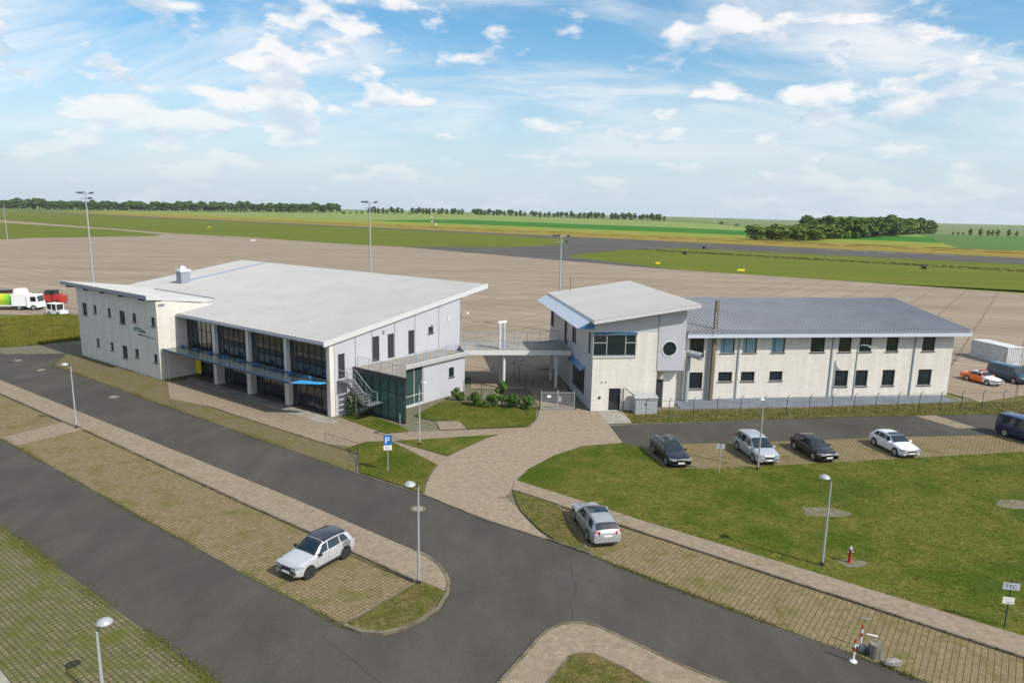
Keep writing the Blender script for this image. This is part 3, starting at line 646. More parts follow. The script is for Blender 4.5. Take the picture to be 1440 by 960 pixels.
# --- hall roof
zh = lambda s, t: 7.35 + 0.1535 * t
hr = MB()
ribbed_roof(hr, (-28.1, -28.1), (0.15, 0.15), -0.75, 5.2, lambda s, t: zh(s, t) + 0.02)
ribbed_roof(hr, (-50.4, -50.4), (0.15, 0.15), 5.2, 23.0, lambda s, t: zh(s, t) + 0.02)
shade_troughs(hr.build('hall_roof_sheet', 'roof_metal', T), 'roof_trough_shade')
hs = MB()
hs.prism([(-28.1, -0.75), (0.15, -0.75), (0.15, 23.0), (-50.4, 23.0), (-50.4, 5.2), (-28.1, 5.2)], lambda x, y: zh(x, y) - 0.30, lambda x, y: zh(x, y) - 0.005)
hs.build('hall_roof', 'fascia_grey', T)
vg = MB(); vg.hexa([(0.15, -0.8, zh(0, -0.8) - 0.42), (0.22, -0.8, zh(0, -0.8) - 0.42), (0.22, 23.0, zh(0, 23) - 0.42), (0.15, 23.0, zh(0, 23) - 0.42), (0.15, -0.8, zh(0, -0.8) + 0.12), (0.22, -0.8, zh(0, -0.8) + 0.12), (0.22, 23.0, zh(0, 23) + 0.12), (0.15, 23.0, zh(0, 23) + 0.12)])
vg.build('roof_verge', 'fascia', T)
gt = MB().hexa([(-27.9, -0.95, 6.98), (0.3, -0.95, 6.98), (0.3, -0.76, 6.98), (-27.9, -0.76, 6.98), (-27.9, -0.95, 7.13), (0.3, -0.95, 7.13), (0.3, -0.76, 7.13), (-27.9, -0.76, 7.13)])
gt.build('gutter', 'fascia_grey', T)
MB().hexa([(-43.9, 9.5, zh(0, 9.5) + 0.03), (-42.9, 9.5, zh(0, 9.5) + 0.03), (-42.9, 23, zh(0, 23) + 0.03), (-43.9, 23, zh(0, 23) + 0.03), (-43.9, 9.5, zh(0, 9.5) + 0.09), (-42.9, 9.5, zh(0, 9.5) + 0.09), (-42.9, 23, zh(0, 23) + 0.09), (-43.9, 23, zh(0, 23) + 0.09)]).build('roof_walkway', 'roof_valley', T)
MB().tube([(-42.76, 5.3, 8.25), (-28.2, 5.3, 8.25)], 0.06, 6).build('valley_seam', 'fascia_grey', T)
ch = MB().box(-43.2, -41.9, 8.6, 9.9, 8.4, 10.35).build('chimney', 'fascia_grey', T)
MB().box(-43.3, -41.8, 8.5, 10.0, 10.35, 10.65).build('chimney_cap', 'white', ch)
MB().lathe([(0.35, 10.65), (0.35, 11.0), (0.0, 11.15)], 12, (-42.55, 9.25, 0)).build('cowl', 'white', ch)
# --- glazed hall front
def glazed(P, u0, u1, z0, z1, n, parent, trans=(), glass='glass', d=0.0, name='glazing'):
    f = MB(); w = (u1 - u0) / n
    for i in range(n + 1): pbox(f, P, u0 + i * w - 0.035, u0 + i * w + 0.035, z0, z1, d - 0.06, d + 0.06)
    for z in (z0 + 0.04, *trans, z1 - 0.04): pbox(f, P, u0, u1, z - 0.035, z + 0.035, d - 0.05, d + 0.05)
    fo = f.build(name, 'frame', parent)
    zs = [z0, *trans, z1]
    for i in range(n):
        for j in range(len(zs) - 1):
            p = MB(); pbox(p, P, u0 + i * w + 0.036, u0 + (i + 1) * w - 0.036, zs[j] + 0.04, zs[j + 1] - 0.04, d - 0.008, d + 0.008)
            p.build('pane', glass, fo)
    return fo
Pg = lambda u, z, d: (u, d, z)
cols = [-25.6, -19.45, -13.1, -6.6, -0.45]
for i in range(4):
    a, b = cols[i] + (0.25 if i else 0.1), cols[i + 1] - 0.25
    glazed(Pg, a, b, 3.35, 6.95, 6, T, trans=(5.6,), d=0.35)
    glazed(Pg, a + (0.1 if i else 1.4), b - 0.1, 0.05, 3.2, 5, T, trans=(2.35,), d=1.05 - 0.2 * i)
    MB().box(cols[i], cols[i + 1], 0.42, 1.3, 3.2, 3.5).build('floor_edge', 'fascia_grey', T)
for s in cols[1:4]:
    MB().box(s - 0.22, s + 0.22, -0.12, 0.4, 3.3, 6.95).build('column', 'column', T)
    MB().box(s - 0.32, s + 0.32, -0.12, 1.2, 0.0, 3.3).build('pier', 'wall_brick', T)
MB().box(-0.5, -0.02, -0.02, 0.5, 0.0, 7.0).build('corner_pier', 'wall_brick', T)
MB().box(-25.1, -24.05, 0.75, 0.85, 0.3, 2.95).build('yellow_panel', 'yellow', T)
# canopy: glass strip on blue brackets
cp = MB().hexa([(-25.4, -2.75, 3.50), (-2.4, -2.75, 3.42), (-2.4, -0.2, 3.36), (-25.4, -0.2, 3.44), (-25.4, -2.75, 3.54), (-2.4, -2.75, 3.46), (-2.4, -0.2, 3.40), (-25.4, -0.2, 3.48)])
cpo = cp.build('canopy', 'canopy_glass', T)
MB().box(-25.5, -2.3, -2.85, -2.72, 3.38, 3.58).build('canopy_beam', 'darkblue', cpo)
MB().box(-25.5, -0.3, -0.2, -0.1, 3.3, 3.5).build('canopy_beam', 'darkblue', cpo)
e_ = MB().prism([(-2.35, -2.6), (-0.2, -1.2), (0.05, -0.5), (-2.35, -1.5)], 3.38, 3.47).build('canopy_end', 'skyblue', cpo)
for i in range(9):
    s = -25.2 + i * 2.85
    MB().hexa([(s - 0.05, -2.7, 3.36), (s + 0.05, -2.7, 3.36), (s + 0.05, -0.1, 3.2), (s - 0.05, -0.1, 3.2), (s - 0.05, -2.7, 3.44), (s + 0.05, -2.7, 3.44), (s + 0.05, -0.1, 3.4), (s - 0.05, -0.1, 3.4)]).build('canopy_bracket', 'darkblue', cpo)
    MB().box(s - 0.18, s + 0.18, -0.75, -0.45, 3.49, 3.7).build('spotlight', 'blue', cpo)
for q in (-25.35, -24.6): MB().tube([(q, -2.6, 0), (q, -2.6, 3.4)], 0.035, 6).build('canopy_post', 'lampgrey', cpo)
# --- right gable wall of metal panels
Pr = lambda u, z, d: (0.0 - d, u, z)
joints = [0.5, 3.06, 5.15, 8.2, 11.13, 14.8, 18.57]
ops = [(0.95, 1.75, 3.5, 5.88), (5.2, 6.1, 4.45, 6.97), (7.64, 8.55, 4.5, 6.97), (10.14, 11.02, 4.48, 6.97), (13.14, 13.9, 6.3, 7.0)]
ops[1] = (5.22, 6.12, 4.45, 6.97); ops[2] = (7.25, 8.12, 4.5, 6.97)
for i in range(6):
    a, b = joints[i], joints[i + 1]
    mb = MB(); loc_ops = [o for o in ops if a < (o[0] + o[1]) / 2 < b]
    wall_open(mb, Pr, a + 0.03, b - 0.03, lambda u: 7.02 + 0.1535 * u, loc_ops)
    for u in (a + 0.03, b - 0.03): mb.add([Pr(u, 0, 0), Pr(u, 0, 0.05), Pr(u, 7.02 + 0.1535 * u, 0.05), Pr(u, 7.02 + 0.1535 * u, 0)], [(0, 1, 2, 3)])
    mb.build('wall_panel', 'panel', T)
MB().hexa([(-0.3, 0.5, 0), (-0.05, 0.5, 0), (-0.05, 18.5, 0), (-0.3, 18.5, 0), (-0.3, 0.5, 7.0), (-0.05, 0.5, 7.0), (-0.05, 18.5, 9.8), (-0.3, 18.5, 9.8)]).build('wall_core', 'dark', T)
for k, o in enumerate(ops): window(Pr, o, T, name='window' if k == 4 else 'door', sill=k == 4, depth=0.12)
MB().box(-45.9, 0.0, 18.3, 18.57, 0, 9.85).build('back_wall', 'panel', T)
for (u, z) in ((5.55, 7.2), (12.6, 6.95)):
    MB().box(0.0, 0.18, u + 1.0, u + 1.25, z, z + 0.28).build('wall_lamp', 'lampgrey', T)
MB().tube([(0.02, 18.3, 8.0), (0.6, 18.6, 8.05)], 0.03, 6).build('lamp_arm', 'steel', T)
MB().lathe([(0.0, 0.12), (0.14, 0.08), (0.16, -0.05), (0, -0.1)], 10, (0.75, 18.7, 8.0)).build('floodlight', 'white', T)
MB().box(0.0, 0.05, 16.2, 16.7, 7.3, 7.8).build('vent_grille', 'fascia', T)
# --- glass annexe with terrace
anx = MB()
Pa = lambda u, z, d: (3.18 - d, u, z)
aop = [(6.6, 9.05, 0.15, 3.95), (12.9, 13.7, 2.0, 3.03)]
wall_open(anx, Pa, 6.5, 15.44, 4.15, aop)
anx.add([(3.18, 15.44, 0), (0, 15.44, 0), (0, 15.44, 4.15), (3.18, 15.44, 4.15)], [(0, 1, 2, 3)])
anx.build('annexe_wall', 'panel', T)
window(Pa, aop[0], T, mull=(7.85,), glass='greenglass', name='glass_door', trans=(1.1,), sill=False, fr='fascia')
window(Pa, aop[1], T)
Pq = lambda u, z, d: (u, 3.0 + d, z)
glazed(Pq, 0.15, 6.7, 0.05, 4.0, 6, T, trans=(2.7,), glass='greenglass', name='annexe_glazing')
dg_ = Vector((3.18 - 6.72, 6.55 - 3.0)).normalized()
Pd = lambda u, z, d: (6.72 + dg_.x * u - dg_.y * d, 3.0 + dg_.y * u + dg_.x * d, z)
glazed(Pd, 0.0, 5.0, 0.05, 4.0, 4, T, trans=(2.7,), glass='greenglass', name='annexe_glazing')
MB().prism([(0.02, 3.25), (6.3, 3.25), (3.0, 6.6), (3.0, 15.3), (0.02, 15.3)], 0.02, 0.3).build('annexe_floor', 'concrete', T)
ter = MB().prism([(0.02, 2.9), (6.95, 2.9), (3.35, 6.5), (3.35, 15.5), (0.02, 15.5)], 4.0, 4.32).build('terrace', 'concrete', T)
MB().hexa([(0.0, 2.72, 3.95), (7.2, 2.72, 3.95), (7.0, 2.9, 3.95), (0.0, 2.9, 3.95), (0.0, 2.66, 4.42), (7.3, 2.66, 4.42), (7.1, 2.9, 4.42), (0.0, 2.9, 4.42)]).build('terrace_fascia', 'frame', T)
MB().hexa([(3.35, 6.4, 4.0), (3.5, 6.3, 4.0), (3.5, 15.5, 4.0), (3.35, 15.5, 4.0), (3.35, 6.4, 4.42), (3.62, 6.25, 4.42), (3.62, 15.5, 4.42), (3.35, 15.5, 4.42)]).build('terrace_fascia', 'fascia', T)
def railing(pts, z, parent, h=1.1, sp=1.5, nbars=4, material='blue', name='railing', r=0.022):
    mb = MB()
    for i in range(len(pts) - 1):
        a, b = Vector(pts[i]), Vector(pts[i + 1]); L = (b - a).length; n = max(1, round(L / sp))
        for k in range(n + (1 if i == len(pts) - 2 else 0)):
            p = a + (b - a) * k / n; mb.tube([(p.x, p.y, z), (p.x, p.y, z + h)], r * 1.2, 6)
        for j in range(nbars):
            zz_ = z + h * (1 - j / nbars * 0.92)
            mb.tube([(a.x, a.y, zz_), (b.x, b.y, zz_)], r if j == 0 else r * 0.55, 5)
    return mb.build(name, material, parent)
M['railblue'] = mat('blue_grey_rail', (0.13, 0.27, 0.38), 0.4)
railing([(0.3, 3.05), (6.7, 3.05)], 4.32, T, material='steel', nbars=7)
railing([(6.7, 3.05), (3.25, 6.5), (3.25, 15.4)], 4.32, T, material='railblue')
# stair from the upper door to the ground
st = MB().box(0.05, 1.3, 0.75, 2.0, 3.3, 3.4)
M['stairgrey'] = mat('dark_grey_steel', (0.13, 0.14, 0.15), 0.5)
sto = st.build('stair', 'stairgrey', T)
for k in range(7):
    f = k / 7; MB().box(1.3 + f * 2.1, 1.62 + f * 2.1, 1.0, 1.9, 3.12 - f * 1.5, 3.17 - f * 1.5).build('tread', 'stairgrey', sto)
    MB().box(3.1 - f * 2.1, 3.42 - f * 2.1, 2.0, 2.8, 1.45 - f * 1.45, 1.50 - f * 1.45).build('tread', 'stairgrey', sto)
MB().box(3.42, 4.2, 1.0, 2.8, 1.62, 1.70).build('landing', 'stairgrey', sto)
for y in (0.97, 1.93):
    MB().hexa([(1.25, y - 0.03, 2.95), (3.45, y - 0.03, 1.45), (3.45, y + 0.03, 1.45), (1.25, y + 0.03, 2.95), (1.25, y - 0.03, 3.4), (3.45, y - 0.03, 1.75), (3.45, y + 0.03, 1.75), (1.25, y + 0.03, 3.4)]).build('stringer', 'stairgrey', sto)
    mb = MB(); mb.tube([(0.1, y, 4.4), (1.3, y, 4.4), (3.45, y, 2.8), (4.2, y, 2.75), (4.2, y, 1.7)], 0.025, 6)
    mb.tube([(0.1, y, 3.9), (1.3, y, 3.9), (3.45, y, 2.3), (4.2, y, 2.25)], 0.015, 6)
    for q in (0.0, 0.33, 0.66, 1.0): mb.tube([(1.3 + 2.15 * q, y, 3.3 - 1.6 * q), (1.3 + 2.15 * q, y, 4.4 - 1.6 * q)], 0.02, 6)
    mb.build('handrail', 'steel', sto)
for y in (1.97, 2.83):
    MB().hexa([(1.2, y - 0.03, -0.03), (3.45, y - 0.03, 1.4), (3.45, y + 0.03, 1.4), (1.2, y + 0.03, -0.03), (1.2, y - 0.03, 0.25), (3.45, y - 0.03, 1.7), (3.45, y + 0.03, 1.7), (1.2, y + 0.03, 0.25)]).build('stringer', 'stairgrey', sto)
MB().tube([(1.28, 1.9, 0), (1.28, 1.9, 3.3)], 0.06, 8).build('stair_post', 'steel', sto)
MB().tube([(6.6, 2.45, 0), (6.6, 2.45, 1.1)], 0.03, 6).build('marker_post', 'steel', T)
# ================================================================== footbridge
FB = thing('footbridge', 'raised concrete walkway on white columns linking the two buildings', 'footbridge', (0, 0, 0))
wk = [(-5.2, 73.5), (6.6, 74.55), (5.6, 81.7), (3.3, 80.3), (-5.75, 79.3), (-6.0, 77.0)]
MB().prism(wk, 3.95, 4.33).build('deck', 'concrete', FB)
MB().hexa([(-5.2, 73.4, 3.9), (6.6, 74.45, 3.9), (6.6, 74.54, 3.9), (-5.2, 73.49, 3.9), (-5.2, 73.4, 4.42), (6.6, 74.45, 4.42), (6.6, 74.54, 4.42), (-5.2, 73.49, 4.42)]).build('edge_beam', 'column', FB)
railing([(-5.1, 73.6), (6.5, 74.65)], 4.33, FB, material='railblue', sp=1.4)
railing([(-5.7, 79.1), (3.3, 80.1), (5.6, 81.4)], 4.33, FB, material='railblue', sp=1.4)
for (x, y) in ((-0.84, 74.3), (-1.3, 77.9), (5.0, 75.0), (4.6, 78.6)):
    MB().tube([(x, y, 0), (x, y, 3.95)], 0.17, 12).build('column', 'column', FB, smooth=40)
pt = MB(); pt.box(-1.35, -1.2, 74.8, 74.95, 4.33, 7.25).box(-0.9, -0.75, 75.3, 75.45, 4.33, 7.25)
pt.hexa([(-1.5, 74.6, 7.25), (-0.6, 75.3, 7.25), (-0.75, 75.55, 7.25), (-1.6, 74.9, 7.25), (-1.5, 74.6, 7.45), (-0.6, 75.3, 7.45), (-0.75, 75.55, 7.45), (-1.6, 74.9, 7.45)])
pt.build('portal_frame', 'white', FB)
MB().box(-1.28, -0.85, 75.0, 75.15, 4.5, 6.9).build('portal_leaf', 'fascia_grey', FB)

# ================================================================== entrance block (two storeys, mono-pitch roof)
F0 = (7.94, 66.06, 0.0)
K = thing('entrance_block', 'two-storey block building with pale mono-pitch roof, round window and blue-framed corner glazing', 'building', F0, A3)
Pk = lambda u, z, d: (u, d, z)
kops = [(1.78, 2.98, 0.04, 2.3)]
mb = MB(); wall_open(mb, Pk, 0.55, 6.6, 5.5, kops); wall_open(mb, Pk, 4.35, 6.6, 7.92, [], z0=5.5)
mb.add([Pk(0, 0, 0), Pk(0.55, 0, 0), Pk(0.55, 5.5, 0), Pk(0, 5.5, 0)], [(0, 1, 2, 3)])
mb.add([(6.6, 0, 0), (6.6, 3.4, 0), (6.6, 3.4, 4.1), (6.6, 0, 4.1)], [(0, 1, 2, 3)])
mb.build('front_wall', 'wall_brick', K)
window(Pk, kops[0], K, mull=(2.38,), name='door', sill=False)
zk = lambda s, t: 9.30 + 0.152 * s
up_ = MB(); wall_open(up_, Pk, 0.0, 6.55, lambda u: 9.15 + 0.152 * u, [], z0=7.92)
up_.build('upper_panel', 'panel', K)
# round-window panel, standing a little proud
import itertools
pr_ = MB(); n = 40; cx_, cz_, rr = 7.75, 6.27, 0.78
outer = []
for k in range(n):
    a = 2 * math.pi * k / n; dx, dz = math.cos(a), math.sin(a)
    bx0, bx1, bz0, bz1 = 6.56, 9.35, 4.05, 10.2
    tt = min([((bx1 - cx_) / dx) if dx > 1e-9 else 1e9, ((bx0 - cx_) / dx) if dx < -1e-9 else 1e9, ((bz1 - cz_) / dz) if dz > 1e-9 else 1e9, ((bz0 - cz_) / dz) if dz < -1e-9 else 1e9])
    outer.append((cx_ + dx * tt, cz_ + dz * tt))
def snap(p):
    return p
corners = [(9.35, 10.2), (6.56, 10.2), (6.56, 4.05), (9.35, 4.05)]
for cxy in corners:
    j = min(range(n), key=lambda i: (outer[i][0] - cxy[0]) ** 2 + (outer[i][1] - cxy[1]) ** 2); outer[j] = cxy
vs = []
for k in range(n):
    a = 2 * math.pi * k / n
    zt_ = lambda x, z: min(z, 9.12 + 0.152 * x)
    vs += [(cx_ + rr * math.cos(a), -0.06, cz_ + rr * math.sin(a)), (outer[k][0], -0.06, zt_(*outer[k])), (cx_ + rr * math.cos(a), 0.2, cz_ + rr * math.sin(a))]
fs = []
for k in range(n):
    a, b = 3 * k, 3 * ((k + 1) % n); fs += [(a, b, b + 1, a + 1), (a, a + 2, b + 2, b)]
pr_.add(vs, fs)
pr_.add([(9.35, -0.06, 4.05), (9.35, 3.4, 4.05), (9.35, 3.4, 10.5), (9.35, -0.06, 10.5), (6.56, -0.06, 4.05), (6.56, 3.4, 4.05)], [(0, 1, 2, 3), (0, 4, 5, 1)])
pr_.build('round_window_panel', 'panel', K)
rw = MB(); rw.lathe([(0.70, 0), (0.86, 0), (0.86, 0.09), (0.70, 0.09)], 36); 
rw.v = [(cx_ + x, -0.10 + (0.09 - z), cz_ + y) for x, y, z in rw.v]
rwo = rw.build('round_window', 'fascia', K, smooth=40)
pn = MB(); pn.lathe([(0.0, 0.02), (0.72, 0.02), (0.72, 0.0)], 36); pn.v = [(cx_ + x, 0.03 - z, cz_ + y) for x, y, z in pn.v]
pn.build('pane', 'glass', rwo)
# corner glazing with blue head
cw = MB()
gz0, gz1 = 5.55, 7.72
for u in (0.0, 1.35, 3.25, 4.3): pbox(cw, Pk, u - 0.04, u + 0.04, gz0, gz1, 0.0, 0.10)
for z in (gz0 + 0.04, gz1 - 0.04): pbox(cw, Pk, 0.0, 4.3, z - 0.05, z + 0.05, 0.0, 0.10)
pbox(cw, Pk, 0.04, 1.31, 6.85, 6.93, 0.01, 0.09); pbox(cw, Pk, 3.29, 4.26, 6.85, 6.93, 0.01, 0.09)
cwo = cw.build('corner_window', 'steel', K)
for a, b in ((0.04, 1.31), (1.39, 3.21), (3.29, 4.26)):
    MB().box(a, b, 0.045, 0.06, gz0 + 0.09, gz1 - 0.09).build('pane', 'glass', cwo)
MB().box(-0.08, 4.4, -0.16, 0.08, 7.74, 7.88).build('window_awning', 'blue', K)
MB().box(-0.1, 4.38, -0.10, 0.08, 5.42, 5.52).build('window_sill', 'fascia', K)
Pl = lambda u, z, d: (0.0 + d, u, z)
lops = [(1.1, 2.0, 5.5, 7.7), (7.2, 9.2, 5.35, 7.4), (11.2, 13.2, 4.4, 7.45), (19.3, 21.2, 5.2, 7.3), (3.0, 8.6, 0.75, 3.4)]
lw = MB(); wall_open(lw, Pl, 0.0, 21.4, lambda u: 9.1, lops); lw.build('side_wall', 'panel', K)
for k, o in enumerate(lops): window(Pl, o, K, mull=((o[0] + o[1]) / 2,) if k != 2 else (), name='door' if k == 2 else 'window', sill=False)
MB().hexa([(-0.5, 2.8, 3.45), (-0.45, 2.8, 3.45), (-0.45, 8.8, 3.45), (-0.5, 8.8, 3.45), (-0.02, 2.8, 3.85), (0.0, 2.8, 3.9), (0.0, 8.8, 3.9), (-0.02, 8.8, 3.85)]).build('awning', 'blue', K)
MB().box(0.0, 9.3, 21.3, 21.4, 0, 9.1).build('back_wall', 'panel', K)
MB().box(9.25, 9.35, 3.4, 21.4, 0, 10.4).build('inner_wall', 'panel', K)
# covered passage to the right of the block front
MB().box(6.7, 9.3, 3.2, 3.4, 0, 4.1).build('passage_wall', 'wall_brick', K)
MB().box(6.75, 7.65, 1.0, 1.1, 0, 2.9).build('passage_door', 'dark', K)
MB().box(7.7, 9.0, 0.9, 1.1, 0, 4.1).build('passage_pier', 'column', K)
MB().box(6.55, 9.3, 0.0, 3.4, 4.1, 4.2).build('passage_soffit', 'panel', K)
# roof
ks = MB().prism([(-0.35, -1.3), (10.25, -1.3), (10.3, 21.6), (-0.4, 22.0)], lambda x, y: zk(x, y) - 0.32, lambda x, y: zk(x, y) - 0.004)
ks.build('roof', 'fascia', K)
kr = MB(); ribbed_roof(kr, (-1.3, -1.3), (21.9, 21.7), -0.35, 10.25, lambda s, t: zk(s, t) + 0.004, pitch=0.4, rib=0.03, along='s')
shade_troughs(kr.build('roof_sheet', 'roof_metal', K), 'roof_trough_shade')
MB().hexa([(-1.75, -0.2, 8.35), (-1.7, -0.2, 8.32), (-1.7, 21.9, 8.32), (-1.75, 21.9, 8.35), (-0.38, -0.2, 9.08), (-0.36, -0.2, 9.02), (-0.36, 21.9, 9.02), (-0.38, 21.9, 9.08)]).build('sunshade', 'bluewhite', K)
MB().hexa([(-1.7, -0.22, 8.30), (-0.0, -0.22, 8.30), (-0.0, -0.16, 8.30), (-1.7, -0.16, 8.30), (-1.7, -0.22, 8.36), (-0.0, -0.22, 9.0), (-0.0, -0.16, 9.0), (-1.7, -0.16, 8.36)]).build('sunshade_end', 'blue', K)
MB().tube([(2.2, 20.5, 9.6), (2.2, 20.5, 11.3)], 0.03, 6).build('antenna', 'dark', K)
for u in (0.95, 1.35): MB().box(u, u + 0.1, -0.06, 0, 2.9, 3.0).build('wall_lamp', 'dark', K)
MB().box(0.72, 0.95, -0.05, 0, 1.25, 1.5).build('call_box', 'dark', K)
# steel frame and handrail by the door, and the metal bin shelter
MB().tube([(3.25, -0.1, 0), (3.25, -0.1, 2.35), (3.4, -0.5, 2.3), (5.2, -1.6, 1.0)], 0.04, 6).build('door_frame_post', 'dark', K)
sh = thing('bin_shelter', 'low galvanised metal shelter with curved roof beside the block building door', 'shelter', (0, 0, 0))
sh.location = Matrix.Rotation(A3, 4, 'Z') @ Vector((4.05, -1.55, 0)) + Vector(F0); sh.rotation_euler = (0, 0, A3)
MB().box(0, 2.3, 0, 1.2, 0.02, 0.15).build('base', 'concrete', sh)
b_ = MB().box(0.05, 2.25, 0.05, 1.15, 0.15, 1.6); b_.build('box', 'steel', sh)
for k in range(5): MB().box(0.04, 2.26, 0.02, 0.05, 0.3 + 0.26 * k, 0.36 + 0.26 * k).build('slat', 'lampgrey', sh)
MB().prism([(-0.05, -0.05), (2.35, -0.05), (2.35, 1.25), (-0.05, 1.25)], lambda x, y: 1.6 + 0.35 * math.sin(math.pi * min(max((y + 0.05) / 1.3, 0), 1)) * 0 + 0.25 * (y + 0.05) / 1.3, lambda x, y: 1.66 + 0.25 * (y + 0.05) / 1.3).build('roof', 'steel', sh)

# ================================================================== long office wing
W = thing('office_wing', 'long white block office wing with grey ribbed mono-pitch roof and two window rows', 'building', F0, A3)
Pw = lambda u, z, d: (u, 3.4 + d, z)
up_w = [(11.3, 12.9), (14.7, 16.3), (17.2, 18.8), (20.45, 22.0), (24.95, 26.6), (28.2, 29.7), (30.65, 32.1), (33.85, 35.3), (38.2, 39.75)]
lo_w = [(11.4, 12.95, 1.2), (14.7, 16.25, 1.95), (17.25, 18.8, 1.95), (20.5, 22.0, 1.95), (28.15, 29.7, 1.2), (30.6, 32.05, 1.2), (33.8, 35.3, 1.2), (38.15, 39.8, 1.2)]
wo = [(a, b, 5.06, 6.68) for a, b in up_w] + [(a, b, z, 3.0) for a, b, z in lo_w]
mb = MB(); wall_open(mb, Pw, 9.4, 42.0, 7.3, wo, depth=0.25)
mb.add([(42.0, 3.4, 0), (42.0, 15, 0), (42.0, 15, 9.0), (42.0, 3.4, 7.3)], [(0, 1, 2, 3)])
mb.add([(9.4, 14.9, 0), (42.0, 14.9, 0), (42.0, 14.9, 9.0), (9.4, 14.9, 9.0)], [(0, 1, 2, 3)])
mb.build('wall', 'wall_brick', W)
for k, o in enumerate(wo):
    window(Pw, o, W, mull=((o[0] + o[1]) / 2,) if k > 8 and o[3] - o[2] > 1.5 else ((o[0] + 0.28 * (o[1] - o[0]),) if k < 9 else ()), glass='bluepane' if k in (1, 2, 3) else 'glass', depth=0.18)
for s in (13.35, 16.78, 27.5, 37.3): MB().box(s - 0.07, s + 0.07, 3.28, 3.398, 0.1, 6.95).build('downpipe', 'pipe', W)
zw = lambda s, t: 7.55 + 0.1535 * (t - 2.4)
MB().prism([(10.4, 2.5), (43.0, 2.5), (42.9, 15.2), (10.4, 15.2)], lambda x, y: zw(x, y) - 0.25, lambda x, y: zw(x, y) - 0.004).build('roof', 'fascia_grey', W)
wr = MB(); ribbed_roof(wr, (10.4, 10.4), (43.02, 42.9), 2.42, 15.2, lambda s, t: zw(s, t) + 0.004, pitch=0.42, rib=0.09)
wr.build('roof_sheet', 'roof_grey', W)
MB().hexa([(10.6, 2.32, 6.88), (43.2, 2.32, 6.88), (43.2, 2.46, 6.88), (10.6, 2.46, 6.88), (10.6, 2.36, 7.42), (43.2, 2.36, 7.42), (43.2, 2.46, 7.42), (10.6, 2.46, 7.42)]).build('eaves_panel', 'bluewhite', W)
MB().box(10.6, 43.1, 2.25, 2.42, 7.42, 7.52).build('gutter', 'fascia_grey', W)
MB().box(13.65, 13.98, 2.85, 3.2, 0, 10.7).build('timber_duct', 'olive', W)
MB().tube([(13.4, 2.2, 7.3), (13.4, 2.2, 9.6)], 0.05, 6).build('vent_pipe', 'steel', W)
pp = MB(); pp.tube([(11.0, 2.9, 0), (11.0, 2.9, 4.75), (11.03, 2.75, 5.1), (11.2, 2.3, 5.3)], 0.27, 14); pp.build('flue_pipe', 'pipe', W, smooth=50)
hd = MB(); hd.tube([(10.85, 2.9, 5.25), (11.95, 1.6, 5.05)], [0.32, 0.42], 16, caps=False); hd.build('flue_cowl', 'pipe', W, smooth=50)
# lamp pole before the office wing
lp = thing('wall_lamp_post', 'tall grey twin-arm lamp post standing close to the office wing wall', 'lamp post', (0, 0, 0))
p_ = Matrix.Rotation(A3, 4, 'Z') @ Vector((29.5, 2.0, 0)) + Vector(F0); lp.location = p_; lp.rotation_euler = (0, 0, A3)
MB().tube([(0, 0, 0), (0, 0, 6.0)], [0.11, 0.08], 10).build('pole', 'pipe', lp, smooth=40)
MB().tube([(0, 0, 5.9), (0.3, -0.3, 6.15), (0.9, -0.6, 6.1)], 0.06, 8).build('arm', 'pipe', lp)
MB().hexa([(0.7, -0.75, 5.95), (1.5, -1.0, 5.85), (1.6, -0.75, 5.85), (0.8, -0.5, 5.95), (0.7, -0.75, 6.15), (1.5, -1.0, 6.0), (1.6, -0.75, 6.0), (0.8, -0.5, 6.15)]).build('lamp_head', 'lampgrey', lp)

# ================================================================== fences and gate
def mesh_mat(name, col, sx, sz, th, alpha_bg=0.0):
    m = bpy.data.materials.new(name); m.use_nodes = True; t = m.node_tree; b = t.nodes['Principled BSDF']
    b.inputs['Base Color'].default_value = (*col, 1); b.inputs['Roughness'].default_value = 0.5
    return m
def fence(pts, h, parent, post_mat, sp=None, wires=9, mesh=0.25, arm=True, rr=0.03, wr_=0.006):
    """posts at every point, rails, horizontal and vertical wires between"""
    for i, p in enumerate(pts):
        mb = MB(); mb.tube([(p[0], p[1], 0), (p[0], p[1], h)], rr, 7)
        if arm:
            q = Vector(pts[min(i + 1, len(pts) - 1)]) - Vector(pts[max(i - 1, 0)]); nn = Vector((q.y, -q.x)).normalized()
            mb.tube([(p[0], p[1], h), (p[0] - nn.x * 0.0 + 0.2, p[1] - 0.05, h + 0.28)], rr * 0.9, 6)
        mb.build('post', post_mat, parent)
    w = MB()
    for i in range(len(pts) - 1):
        a, b = pts[i], pts[i + 1]
        for k in range(wires + 1):
            z = 0.08 + (h - 0.1) * k / wires
            r_ = 0.018 if k == wires else wr_
            w.tube([(a[0], a[1], z), (b[0], b[1], z)], r_, 4, caps=False)
        L = math.hypot(b[0] - a[0], b[1] - a[1]); n = int(L / mesh)
        for k in range(1, n):
            x, y = a[0] + (b[0] - a[0]) * k / n, a[1] + (b[1] - a[1]) * k / n
            w.tube([(x, y, 0.08), (x, y, h - 0.02)], wr_, 4, caps=False)
    return w.build('wire_mesh', post_mat, parent)
M['fence_wire'] = M['greenpost']
FN = thing('wire_fence', 'dark green wire mesh fence with angled post tops before the office wing', 'fence', (0, 0, 0))
fp = [(12.85, 63.2), (15.05, 63.3)] + [(17.55 + 2.39 * k, 63.95 + 0.385 * k) for k in range(15)] + [(56, 70.4), (62, 72.5)]
fence(fp, 2.0, FN, 'greenpost', wires=4, mesh=0.8, wr_=0.004)
FN2 = thing('wire_fence', 'short dark green fence between the lawn shrubs and the double gate', 'fence', (0, 0, 0))
